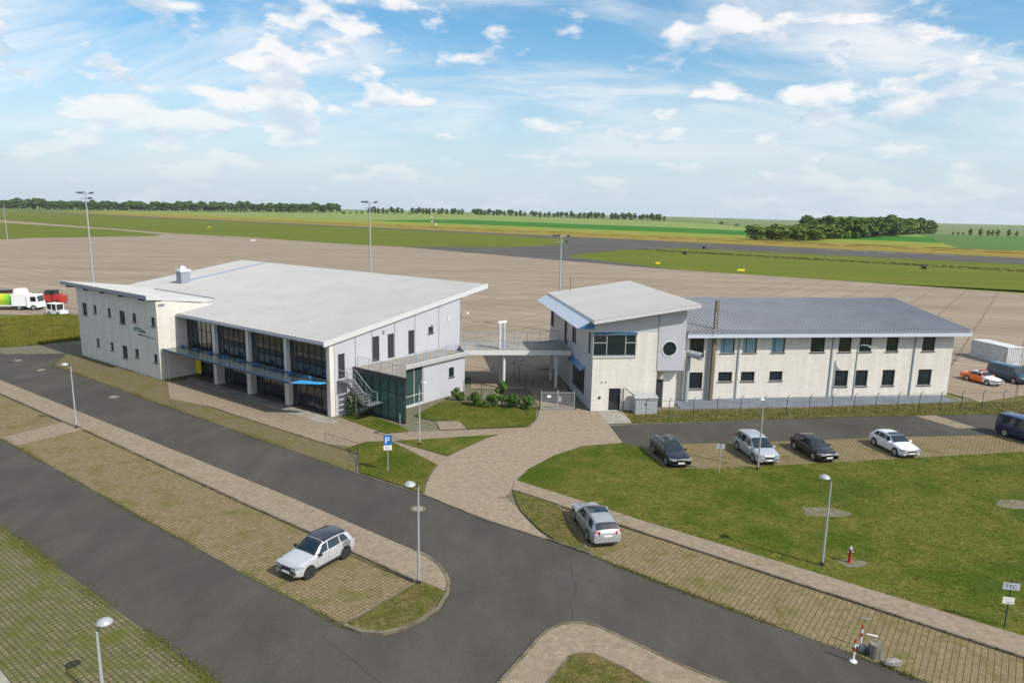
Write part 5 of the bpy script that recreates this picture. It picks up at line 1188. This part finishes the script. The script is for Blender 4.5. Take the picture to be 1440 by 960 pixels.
# white corrugated container
ct = thing('container', 'weathered white corrugated shipping container on the apron edge', 'container', (66.74, 98.58, 0), math.atan2(92.93 - 98.58, 67.72 - 66.74))
M['container'] = mat('container_white', (0.62, 0.64, 0.66), 0.55, col2=(0.48, 0.47, 0.45), scale=1.5, detail=7)
cc = MB(); Lc, Wc, Hc = 6.06, 2.44, 2.45
def corr(mb, a, b, z0, z1, n, nrm, dep=0.06):
    a, b = Vector(a), Vector(b); vs = []; prof = []
    for i in range(n):
        for q, h in ((0, 0), (0.35, 0), (0.5, 1), (0.85, 1)): prof.append(((i + q) / n, h))
    prof.append((1, 0))
    for z in (z0, z1):
        for q, h in prof:
            p = a + (b - a) * q - Vector(nrm) * dep * h; vs.append((p.x, p.y, z))
    k = len(prof); mb.add(vs, [(i, i + 1, k + i + 1, k + i) for i in range(k - 1)])
corr(cc, (0, 0), (Lc, 0), 0.15, Hc - 0.1, 18, (0, -1)); corr(cc, (Lc, 0), (Lc, Wc), 0.15, Hc - 0.1, 8, (1, 0))
corr(cc, (0, Wc), (Lc, Wc), 0.15, Hc - 0.1, 18, (0, 1)); corr(cc, (0, 0), (0, Wc), 0.15, Hc - 0.1, 8, (-1, 0))
cc.build('corrugated_walls', 'container', ct)
fr_ = MB()
for x in (0, Lc):
    for y in (0, Wc): fr_.box(x - 0.06, x + 0.06, y - 0.06, y + 0.06, 0, Hc)
for z in (0.0, Hc - 0.12):
    for y in (0, Wc): fr_.box(0.06, Lc - 0.06, y - 0.05, y + 0.05, z + 0.03, z + 0.15)
    for x in (0, Lc): fr_.box(x - 0.05, x + 0.05, 0.06, Wc - 0.06, z + 0.031, z + 0.149)
fr_.build('frame', 'container', ct); MB().box(0.02, Lc - 0.02, 0.02, Wc - 0.02, Hc - 0.03, Hc + 0.02).build('roof', 'container', ct)

# tank truck, red vehicle and baggage tug on the far left
def wheels(t, xs, w, r_, y0=None):
    for x in xs:
        for sd_ in (1, -1):
            wh = MB().ycyl(x, sd_ * (w - 0.28), sd_ * w, r_, r_, 18).build('wheel', 'rubber', t)
            MB().ycyl(x, sd_ * (w - 0.02), sd_ * (w + 0.01), r_, r_ * 0.5, 14).build('rim', 'rim', wh)
tr = thing('tank_truck', 'white fuel truck with green and yellow tank on the apron', 'truck', (-92.5, 124.6, 0), R(7))
cab = MB().hexa([(4.2, -1.2, 0.55), (6.3, -1.2, 0.55), (6.3, 1.2, 0.55), (4.2, 1.2, 0.55), (4.25, -1.15, 2.85), (5.9, -1.12, 2.8), (5.9, 1.12, 2.8), (4.25, 1.15, 2.85)]).build('cab', 'white', tr)
MB().hexa([(5.98, -1.0, 1.75), (6.17, -1.0, 1.6), (6.17, 1.0, 1.6), (5.98, 1.0, 1.75), (5.92, -0.98, 2.6), (6.0, -0.98, 2.55), (6.0, 0.98, 2.55), (5.92, 0.98, 2.6)]).build('windscreen', 'carglass', tr)
MB().box(4.9, 5.8, -1.195, -1.15, 1.65, 2.5).build('side_window', 'carglass', tr)
MB().box(1.7, 4.0, -1.25, 1.25, 0.8, 2.95).build('pump_cabinet', 'white', tr)
tk = MB().tube([(-6, 0, 1.85), (-5.8, 0, 1.85), (1.2, 0, 1.85), (1.4, 0, 1.85)], [0.7, 1.08, 1.08, 0.7], 20).build('tank', None or mat('tank_paint', (0.05, 0.45, 0.08), 0.4), tr, smooth=50)
tt_ = MATS['tank_paint'].node_tree
tcn = tt_.nodes.new('ShaderNodeTexCoord'); sx_ = tt_.nodes.new('ShaderNodeSeparateXYZ'); tt_.links.new(tcn.outputs['Object'], sx_.inputs[0])
mr_ = tt_.nodes.new('ShaderNodeMapRange'); mr_.inputs[1].default_value = -6; mr_.inputs[2].default_value = 1.4; tt_.links.new(sx_.outputs[0], mr_.inputs[0])
cr_ = tt_.nodes.new('ShaderNodeValToRGB'); tt_.links.new(mr_.outputs[0], cr_.inputs[0]); tt_.links.new(cr_.outputs[0], tt_.nodes['Principled BSDF'].inputs['Base Color'])
cr_.color_ramp.elements[0].color = (0.0, 0.30, 0.12, 1); cr_.color_ramp.elements[1].color = (0.05, 0.45, 0.03, 1)
e1 = cr_.color_ramp.elements.new(0.45); e1.color = (0.70, 0.42, 0.02, 1); e2 = cr_.color_ramp.elements.new(0.75); e2.color = (0.55, 0.55, 0.02, 1)
MB().box(-6, 6.0, -0.9, 0.9, 0.55, 0.8).build('chassis', 'dark', tr); MB().box(-6.0, 1.6, -1.2, 1.2, 0.75, 0.9).build('tank_cradle', 'white', tr)
wheels(tr, (5.3, 2.9, -2.2, -3.5), 1.2, 0.5)
rv = thing('fire_truck', 'red apron vehicle standing behind the tank truck', 'truck', (-98, 131.5, 0), R(8))
MB().box(-4, 4.2, -1.2, 1.2, 0.6, 2.2).build('body', 'red', rv); MB().hexa([(2.5, -1.15, 2.2), (4.2, -1.15, 2.2), (4.2, 1.15, 2.2), (2.5, 1.15, 2.2), (2.6, -1.0, 3.0), (3.8, -1.0, 3.0), (3.8, 1.0, 3.0), (2.6, 1.0, 3.0)]).build('cab', 'white', rv)
MB().box(-2.2, 1.4, -0.9, 0.9, 2.2, 2.7).build('pump_housing', 'dark', rv); wheels(rv, (2.8, -2.4), 1.2, 0.5)
rv2 = thing('snow_plough', 'red plough machine with black fittings behind the tank truck cab', 'machine', (-89.5, 133.0, 0), R(8))
MB().box(-1.5, 1.5, -1.0, 1.0, 0.5, 1.9).build('body', 'red', rv2); MB().box(-0.9, 0.9, -0.9, 0.9, 1.9, 2.7).build('cab', 'dark', rv2); MB().box(1.6, 2.2, -1.3, 1.3, 0.3, 1.6).build('plough', 'red', rv2); wheels(rv2, (-1.0, 1.0), 1.0, 0.45)
tg = thing('baggage_tug', 'small white apron tug with open cab beside the grass bank', 'tug', (-79.7, 119.3, 0), R(-18))
MB().hexa([(-1.5, -0.75, 0.35), (1.7, -0.75, 0.35), (1.7, 0.75, 0.35), (-1.5, 0.75, 0.35), (-1.5, -0.75, 0.95), (1.7, -0.75, 0.85), (1.7, 0.75, 0.85), (-1.5, 0.75, 0.95)]).build('chassis', 'white', tg)
cb_ = MB()
for x in (-1.45, -0.3, 0.75):
    for y in (-0.7, 0.7): cb_.box(x - 0.05, x + 0.05, y - 0.05, y + 0.05, 0.9, 2.0)
cb_.box(-1.55, 0.9, -0.8, 0.8, 2.0, 2.1); cbo = cb_.build('cab', 'white', tg)
for y in (-0.68, 0.68): MB().box(-1.38, -0.36, y - 0.01, y + 0.01, 1.1, 1.95).build('side_window', 'carglass', tg); MB().box(-0.24, 0.69, y - 0.01, y + 0.01, 1.1, 1.95).build('side_window', 'carglass', tg)
MB().box(0.70, 0.72, -0.64, 0.64, 1.1, 1.95).build('windscreen', 'carglass', tg)
MB().box(-0.9, -0.5, -0.3, 0.3, 0.95, 1.6).build('seat', 'blue', tg)
wheels(tg, (-0.95, 1.1), 0.78, 0.34)

# ================================================================== airfield details
for i, (x, y) in enumerate(((86.8, 352.6), (114.6, 419.3), (167.2, 282.5))):
    o = MB().ycyl(0, -0.75, 0.75, 0.85, 0.85, 20).build('silage_bale', 'silage'); o.location = (x, y, 0.02); o.rotation_euler = (0, 0, R(20 + 30 * i)); tag(o, ['black wrapped round bale at the mown airfield edge by the hay rows', 'black round bale beside the runway', 'black round bale out on the mown grass by two hay rows'][i], 'bale')
for i, (x, y, w_) in enumerate(((81.7, 248.3, 2.6), (-150.0, 400, 2.4), (57.5, 276.2, 1.8), (-280, 640, 3.5))):
    t = thing('taxiway_sign', ['yellow taxiway sign on the grass beyond the office wing', 'white edge marker board on the left grass', 'small yellow taxiway sign near the taxiway bend', 'yellow taxiway sign on the far left grass strip'][i], 'sign', (x, y, 0.02))
    MB().box(-w_ / 2, w_ / 2, -0.1, 0.1, 0.2, 1.0).build('panel', 'white' if i == 1 else 'yellow', t)
    for sx in (-0.4, 0.4): MB().box(sx * w_ - 0.04, sx * w_ + 0.04, -0.05, 0.05, 0, 0.2).build('leg', 'dark', t)
rm = thing('lattice_mast', 'red and white lattice mast beyond the runway', 'mast', (-112, 950, terrain(-112, 950)))
for k in range(6):
    z0, z1 = k * 3.0, k * 3.0 + 3.0; mb = MB()
    wA, wB = 1.1 - 0.13 * k, 1.1 - 0.13 * (k + 1)
    for sx, sy in ((-1, -1), (1, -1), (1, 1), (-1, 1)):
        mb.tube([(sx * wA, sy * wA, z0), (sx * wB, sy * wB, z1)], 0.14, 5); mb.tube([(sx * wA, sy * wA, z0), (-sy * wB, sx * wB, z1)], 0.09, 4)
    mb.build('mast_section', 'red' if k % 2 == 0 else 'white', rm)
tag(MB().box(-0.8, 0.8, -0.8, 0.8, 0, 2.2).build('equipment_hut', 'white'), 'small white hut beside the lattice mast', 'hut'); bpy.data.objects['equipment_hut'].location = (-106, 946, terrain(-106, 946))
# windsock-like white board, hay rows
def hay_row(name, p0, p1, n, seed, label):
    r_ = random.Random(seed); mb = MB()
    for k in range(n):
        f = (k + r_.uniform(-0.3, 0.3)) / n; x, y = p0[0] + (p1[0] - p0[0]) * f, p0[1] + (p1[1] - p0[1]) * f; l_ = r_.uniform(0.5, 1.1) * math.dist(p0, p1) / n * 0.62; w_ = r_.uniform(0.5, 0.9); hh = r_.uniform(0.25, 0.5)
        dx, dy = (p1[0] - p0[0]) / math.dist(p0, p1), (p1[1] - p0[1]) / math.dist(p0, p1)
        q = [(x - dx * l_ - dy * w_ * s_ + dx * 0, y - dy * l_ + dx * w_ * s_) for s_ in (1, -1)] + [(x + dx * l_ + dy * w_, y + dy * l_ - dx * w_), (x + dx * l_ - dy * w_, y + dy * l_ + dx * w_)]
        mb.hexa([(a, b, 0.0) for a, b in q] + [(x + (a - x) * 0.6, y + (b - y) * 0.5, hh) for a, b in q])
    o = mb.build(name, 'hay', kind='stuff'); return o
hay_row('hay_swath', (73, 398), (300, 205), 90, 1, ''); hay_row('hay_swath', (80, 384), (300, 192), 90, 2, '')
hay_row('hay_swath', rq(-700, 60), rq(700, 66), 60, 3, ''); hay_row('hay_swath', rq(-300, 95), rq(900, 108), 40, 4, '')
# painted runway dashes
for k in range(5):
    a, b = rq(280 + k * 15, -13), rq(290 + k * 15, -13); n_ = RN * 0.6
    o = tri_sheet('runway_marking', [(a[0] - n_.x, a[1] - n_.y), (b[0] - n_.x, b[1] - n_.y), (b[0] + n_.x, b[1] + n_.y), (a[0] + n_.x, a[1] + n_.y)], 0.09, 'white')

# ================================================================== vegetation
def leaf_crown(seed, h, rx, clumps, nleaf, leaf, z0=0.25):
    r_ = random.Random(seed); mb = MB(); cl = []
    for k in range(clumps):
        a = r_.uniform(0, 2 * math.pi); q = math.sqrt(r_.random()) * rx * 0.62; z = h * r_.uniform(z0 + 0.1, 0.86)
        cl.append((q * math.cos(a), q * math.sin(a), z, rx * r_.uniform(0.34, 0.6) * (1.15 - 0.45 * z / h)))
    cl.append((0, 0, h * 0.84, rx * 0.42))
    for k in range(nleaf):
        cx2, cy2, cz2, cr2 = cl[r_.randrange(len(cl))]
        d = Vector((r_.gauss(0, 1), r_.gauss(0, 1), r_.gauss(0, 1))).normalized() * cr2 * (0.55 + 0.45 * r_.random() ** 0.5)
        p = Vector((cx2, cy2, cz2)) + Vector((d.x, d.y, d.z * 0.85))
        if p.z < h * z0: p.z = h * z0 + r_.random() * 0.4
        u = Vector((r_.gauss(0, 1), r_.gauss(0, 1), r_.gauss(0, 0.6))).normalized(); v = u.cross(d.normalized() + Vector((0, 0, 0.3))).normalized()
        s_ = leaf * r_.uniform(0.6, 1.25)
        mb.add([p - u * s_ - v * s_ * 0.6, p + u * s_ * 0.3 - v * s_, p + u * s_ + v * s_ * 0.5, p - u * s_ * 0.4 + v * s_], [(0, 1, 2, 3)])
    return mb
def make_tree(seed, h, rx, leaf, nleaf, material, label, group, name='tree', z0=0.22):
    t = thing(name, label, 'tree', (0, 0, 0), 0, group)
    r_ = random.Random(seed + 99)
    tk_ = MB(); tk_.tube([(0, 0, -0.5), (0.05 * h * 0.1, 0, h * 0.3), (0, 0.02 * h, h * 0.7)], [h * 0.022, h * 0.017, h * 0.006], 7)
    for k in range(4):
        a = k * 1.6 + r_.random(); tk_.tube([(0, 0, h * (0.25 + 0.08 * k)), (math.cos(a) * rx * 0.55, math.sin(a) * rx * 0.55, h * (0.48 + 0.08 * k))], [h * 0.010, h * 0.004], 5)
    tk_.build('trunk', 'bark', t)
    leaf_crown(seed, h, rx, 11, nleaf, leaf, z0).build('crown', material, t)
    return t
protos = [make_tree(1, 18, 5.6, 0.85, 1100, 'leaf_far', '', '', z0=0.10), make_tree(2, 20, 6.2, 0.9, 1200, 'leaf_far', '', '', z0=0.12), make_tree(3, 17, 5.6, 0.8, 1100, 'leaf', '', '', z0=0.06), make_tree(4, 12, 6.0, 0.7, 1000, 'leaf', '', '', z0=0.03)]
used = [False] * 4
def put_tree(kind, x, y, sc, label, group, szx=1.0):
    global used
    o = protos[kind] if not used[kind] else copy_tree(protos[kind]); used[kind] = True
    o.location = (x, y, terrain(x, y) - 0.2); o.rotation_euler = (0, 0, rnd.uniform(0, 6.28)); o.scale = (sc * szx, sc * szx, sc)
    o['label'] = label; o['group'] = group; return o
def pixdir(px): return (px - 720) / 970 / 0.983
# wood on the right: near end low and bushy
a, b = Vector((206, 606)), Vector((637, 1140))
for k in range(120):
    f = k / 119; row = k % 4; p = a + (b - a) * f + Vector((0.77, -0.64)) * (13 * row + rnd.uniform(-6, 6))
    if f < 0.22: put_tree(3, p.x, p.y, rnd.uniform(0.9, 1.25), 'bushy green tree at the near end of the wood beyond the runway', 'trees of the wood edge', 1.5)
    else: put_tree(rnd.choice((0, 1, 2, 2)), p.x, p.y, rnd.uniform(1.05, 1.4), 'tall dense tree of the wood beyond the runway', 'trees of the wood', 1.6)
# line of trees on the left horizon
px = -12
while px < 480:
    d = 2000 + rnd.uniform(-40, 60); x = pixdir(px) * d
    put_tree(rnd.choice((0, 1)), x, d, rnd.uniform(1.25, 1.75) * (1.0 if px < 430 else 0.92), 'dark tree in the unbroken row along the left horizon', 'horizon tree row', 1.5)
    px += rnd.uniform(4.2, 6.2)
px = 522
while px < 925:
    d = 2000 + rnd.uniform(-40, 40); x = pixdir(px) * d
    if rnd.random() > 0.13: put_tree(rnd.choice((0, 1, 2)), x, d, rnd.uniform(0.8, 1.15), 'dark tree in the loose avenue along the middle horizon', 'avenue trees', 1.25)
    px += rnd.uniform(3.2, 7.0)
for px in (486, 489, 497, 505, 512, 577, 1000, 1003, 1021, 1024, 1037, 1048, 1053, 1082):
    d = 1850; put_tree(3, pixdir(px) * d, d, rnd.uniform(0.5, 0.75), 'small dark field tree standing alone on the horizon fields', 'scattered field trees', 1.0)
for px in (1318, 1325, 1332, 1342, 1355, 1366, 1372, 1379, 1394, 1405, 1417, 1430, 1439):
    d = 1090 + rnd.uniform(-20, 20); put_tree(3 if px < 1335 else 2, pixdir(px) * d, d, rnd.uniform(0.5, 0.66) if px >= 1335 else 0.35, 'round dark tree at the far edge of the right field', 'field edge trees', 1.0)
for i, pr0 in enumerate(protos):
    if not used[i]: bpy.data.objects.remove(pr0)
# shrubs
def shrub(x, y, h, rx, seed, label, n=1500, leaf=0.062, material='leaf_bush'):
    t = thing('shrub', label, 'shrub', (x, y, 0), 0)
    st_ = MB()
    for k in range(5):
        a_ = k * 1.3; st_.tube([(0, 0, 0), (math.cos(a_) * rx * 0.4, math.sin(a_) * rx * 0.4, h * 0.6)], [0.03, 0.012], 5)
    st_.build('stems', 'bark', t); leaf_crown(seed, h, rx, 8, n, leaf, 0.04).build('foliage', material, t)
    return t
shrub(-14.7, 63.2, 2.5, 1.0, 11, 'leafy green bush under the outside stair')
shrub(-5.6, 69.2, 1.3, 0.8, 12, 'low dark shrub at the annexe corner fence')
shrub(-3.6, 67.0, 1.5, 0.9, 13, 'rounded green shrub at the left of the lawn fence')
shrub(-2.0, 66.7, 1.3, 1.0, 14, 'low dark spreading shrub in the middle of the lawn fence')
shrub(-0.9, 67.2, 2.8, 0.8, 15, 'tall feathery light green shrub rising from the hedge', leaf=0.08)
shrub(0.3, 66.5, 1.5, 0.9, 16, 'leafy shrub beside the tall feathery one')
shrub(1.8, 66.3, 1.4, 0.85, 17, 'green shrub next to the gate post')
# grass blades
def in_poly(x, y, P):
    c_ = False; j = len(P) - 1
    for i in range(len(P)):
        if (P[i][1] > y) != (P[j][1] > y) and x < (P[j][0] - P[i][0]) * (y - P[i][1]) / (P[j][1] - P[i][1]) + P[i][0]: c_ = not c_
        j = i
    return c_
def tufts(name, P, n, h, material, z=0.06, seed=1, w=0.02, box=None):
    r_ = random.Random(seed); xs = [p[0] for p in P]; ys = [p[1] for p in P]; vs = []; fs = []
    b = box or (min(xs), max(xs), min(ys), max(ys)); k = 0
    while k < n:
        x, y = r_.uniform(b[0], b[1]), r_.uniform(b[2], b[3])
        k += 1
        if not in_poly(x, y, P): continue
        for j in range(3):
            a_ = r_.uniform(0, 6.28); l_ = h * r_.uniform(0.5, 1.3); lean = r_.uniform(0.1, 0.5) * l_; i0 = len(vs); ww = w * r_.uniform(0.7, 1.4)
            bx, by = x + r_.uniform(-0.05, 0.05), y + r_.uniform(-0.05, 0.05)
            vs += [(bx - ww * math.sin(a_), by + ww * math.cos(a_), z), (bx + ww * math.sin(a_), by - ww * math.cos(a_), z), (bx + lean * math.cos(a_), by + lean * math.sin(a_), z + l_)]
            fs.append((i0, i0 + 1, i0 + 2))
    me = bpy.data.meshes.new(name); me.from_pydata(vs, [], fs); me.materials.append(M[material]); o = bpy.data.objects.new(name, me); C.objects.link(o); o['kind'] = 'stuff'; return o
tufts('lawn_grass', lawn, 60000, 0.042, 'blade', seed=3, box=(0, 48, 26, 57), w=0.014)
tufts('lawn_grass', [(-13.34, 53.67), (-12.17, 55.4), (-10.1, 55.7), (-5.6, 50.4), (-6.0, 46.69), (-5.95, 44.9), (-11.14, 48.55)], 6000, 0.045, 'blade', seed=4)
tufts('lawn_grass', [(-9.19, 63.17), (-7.05, 68.62), (-4.24, 68.29), (2.6, 66.5), (2.4, 62.82), (1.59, 60.65), (-3.86, 59.5), (-4.82, 61.87), (-7.13, 61.71)], 6000, 0.05, 'blade', seed=5)
tufts('lawn_grass', inn, 3500, 0.045, 'blade', z=0.12, seed=6, box=(0, 8, 22, 28))
tufts('lawn_grass', [(-4.76, 33.2), (-6.65, 30.6), (-7.5, 29.4), (-5.64, 28.9), (-4.2, 29.95), (-3.2, 32.3)], 2500, 0.045, 'blade', z=0.08, seed=7)
tufts('lawn_grass', [(0.26, 45.72), (3.18, 43.46), (3.66, 41.61), (4.7, 36.82), (2.87, 38.3), (0.85, 42.23)], 3000, 0.045, 'blade', z=0.06, seed=8)
tufts('lawn_grass', [(11.41, 62.3), (32.38, 65.6), (52.71, 68.5), (56, 73), (48.5, 72.0), (30.16, 68.5), (12.3, 65.9)], 14000, 0.10, 'blade', z=0.03, seed=9)
# weeds growing along kerbs
def weeds(pts, n, seed, h=0.05, spread=0.10):
    r_ = random.Random(seed); vs = []; fs = []
    segs = [(pts[i], pts[i + 1]) for i in range(len(pts) - 1)]; Ls = [math.dist(a_, b_) for a_, b_ in segs]; tot = sum(Ls)
    for k in range(n):
        q = r_.uniform(0, tot); i = 0
        while q > Ls[i]: q -= Ls[i]; i += 1
        if math.sin(q * 0.9 + seed) + math.sin(q * 0.37 + i) < r_.uniform(-1.2, 1.0): continue
        a_, b_ = segs[i]; f = q / Ls[i]; x = a_[0] + (b_[0] - a_[0]) * f + r_.gauss(0, spread); y = a_[1] + (b_[1] - a_[1]) * f + r_.gauss(0, spread)
        for j in range(3):
            an = r_.uniform(0, 6.28); l_ = h * r_.uniform(0.4, 1.3); i0 = len(vs); ww = 0.016
            vs += [(x - ww * math.sin(an), y + ww * math.cos(an), 0.01), (x + ww * math.sin(an), y - ww * math.cos(an), 0.01), (x + 0.6 * l_ * math.cos(an), y + 0.6 * l_ * math.sin(an), 0.01 + l_)]
            fs.append((i0, i0 + 1, i0 + 2))
    me = bpy.data.meshes.new('kerb_weeds'); me.from_pydata(vs, [], fs); me.materials.append(M['blade']); o = bpy.data.objects.new('kerb_weeds', me); C.objects.link(o); o['kind'] = 'stuff'
weeds([(-56, 73.3), (-40.37, 62.1), (-17.86, 45.9), (-5.39, 36.7)], 9000, 1)
weeds([(-42, 54.5), (-23.9, 41.0), (-7.6, 29.3)], 5000, 2, spread=0.12); weeds([(-30.6, 38.6), (-16, 28.1), (-11.8, 25.1)], 9000, 3, h=0.05, spread=0.2)
weeds(nose[4:], 2500, 4, spread=0.1); weeds([(4.7, 36.7), (8.5, 33.5), (15.6, 28.0), (17.6, 26.3)], 3000, 5, spread=0.12)
weeds([(0.5, 47.4), (4.5, 44.4), (8.9, 40.8), (14.9, 36.4), (24.4, 29.4)], 5000, 6, spread=0.1)
weeds([(-55, 81), (-34.5, 65.7), (-21, 55.6), (-12, 49.2)], 8000, 7, spread=0.25)
# tall grass bank on the far left
bank = [(-100, 116), (-86, 113.6), (-82.3, 117.5), (-76.6, 119), (-66, 108), (-62.3, 97.5), (-65.6, 93), (-70, 90.5), (-100, 108)]
tri_sheet('grass_bank', bank, 0.04, 'grass')
tufts('tall_grass', bank, 70000, 0.38, 'tallgrass', z=0.03, seed=21, w=0.03, box=(-95, -61, 89, 120))

# wind turbines far away in the haze
for i, (px, d, hh) in enumerate(((992, 5200, 85), (1023, 6200, 80), (1047, 6500, 90), (1078, 6800, 85), (965, 6000, 85), (985, 7000, 80))):
    x = pixdir(px) * d; t = thing('wind_turbine', 'faint white wind turbine on the hazy horizon', 'wind turbine', (x, d, terrain(x, d) - 1), 0, 'horizon wind turbines')
    MB().tube([(0, 0, 0), (0, 0, hh)], [2.2, 1.3], 8).build('tower', 'white', t)
    for k in range(3):
        a_ = k * 2.094 + i; MB().tube([(0, -3, hh), (math.sin(a_) * 38, -3, hh + math.cos(a_) * 38)], [1.4, 0.3], 5).build('blade', 'white', t)
    MB().box(-2, 2, -3, 5, hh - 2, hh + 2).build('nacelle', 'white', t)

# ------------------------------------------------------------------ haze (closed box of thin air round everything)
hz = MB().box(-8900, 8900, -8900, 8900, -30, 135).build('haze', 'white', kind='stuff')
hm = bpy.data.materials.new('haze_air'); hm.use_nodes = True; hn = hm.node_tree
for n_ in list(hn.nodes):
    if n_.type != 'OUTPUT_MATERIAL': hn.nodes.remove(n_)
pv = hn.nodes.new('ShaderNodeVolumePrincipled'); pv.inputs['Density'].default_value = 0.00004; pv.inputs['Color'].default_value = (0.93, 0.97, 1.0, 1); pv.inputs['Anisotropy'].default_value = 0.2
hn.links.new(pv.outputs[0], [n_ for n_ in hn.nodes if n_.type == 'OUTPUT_MATERIAL'][0].inputs['Volume'])
hz.data.materials.clear(); hz.data.materials.append(hm)
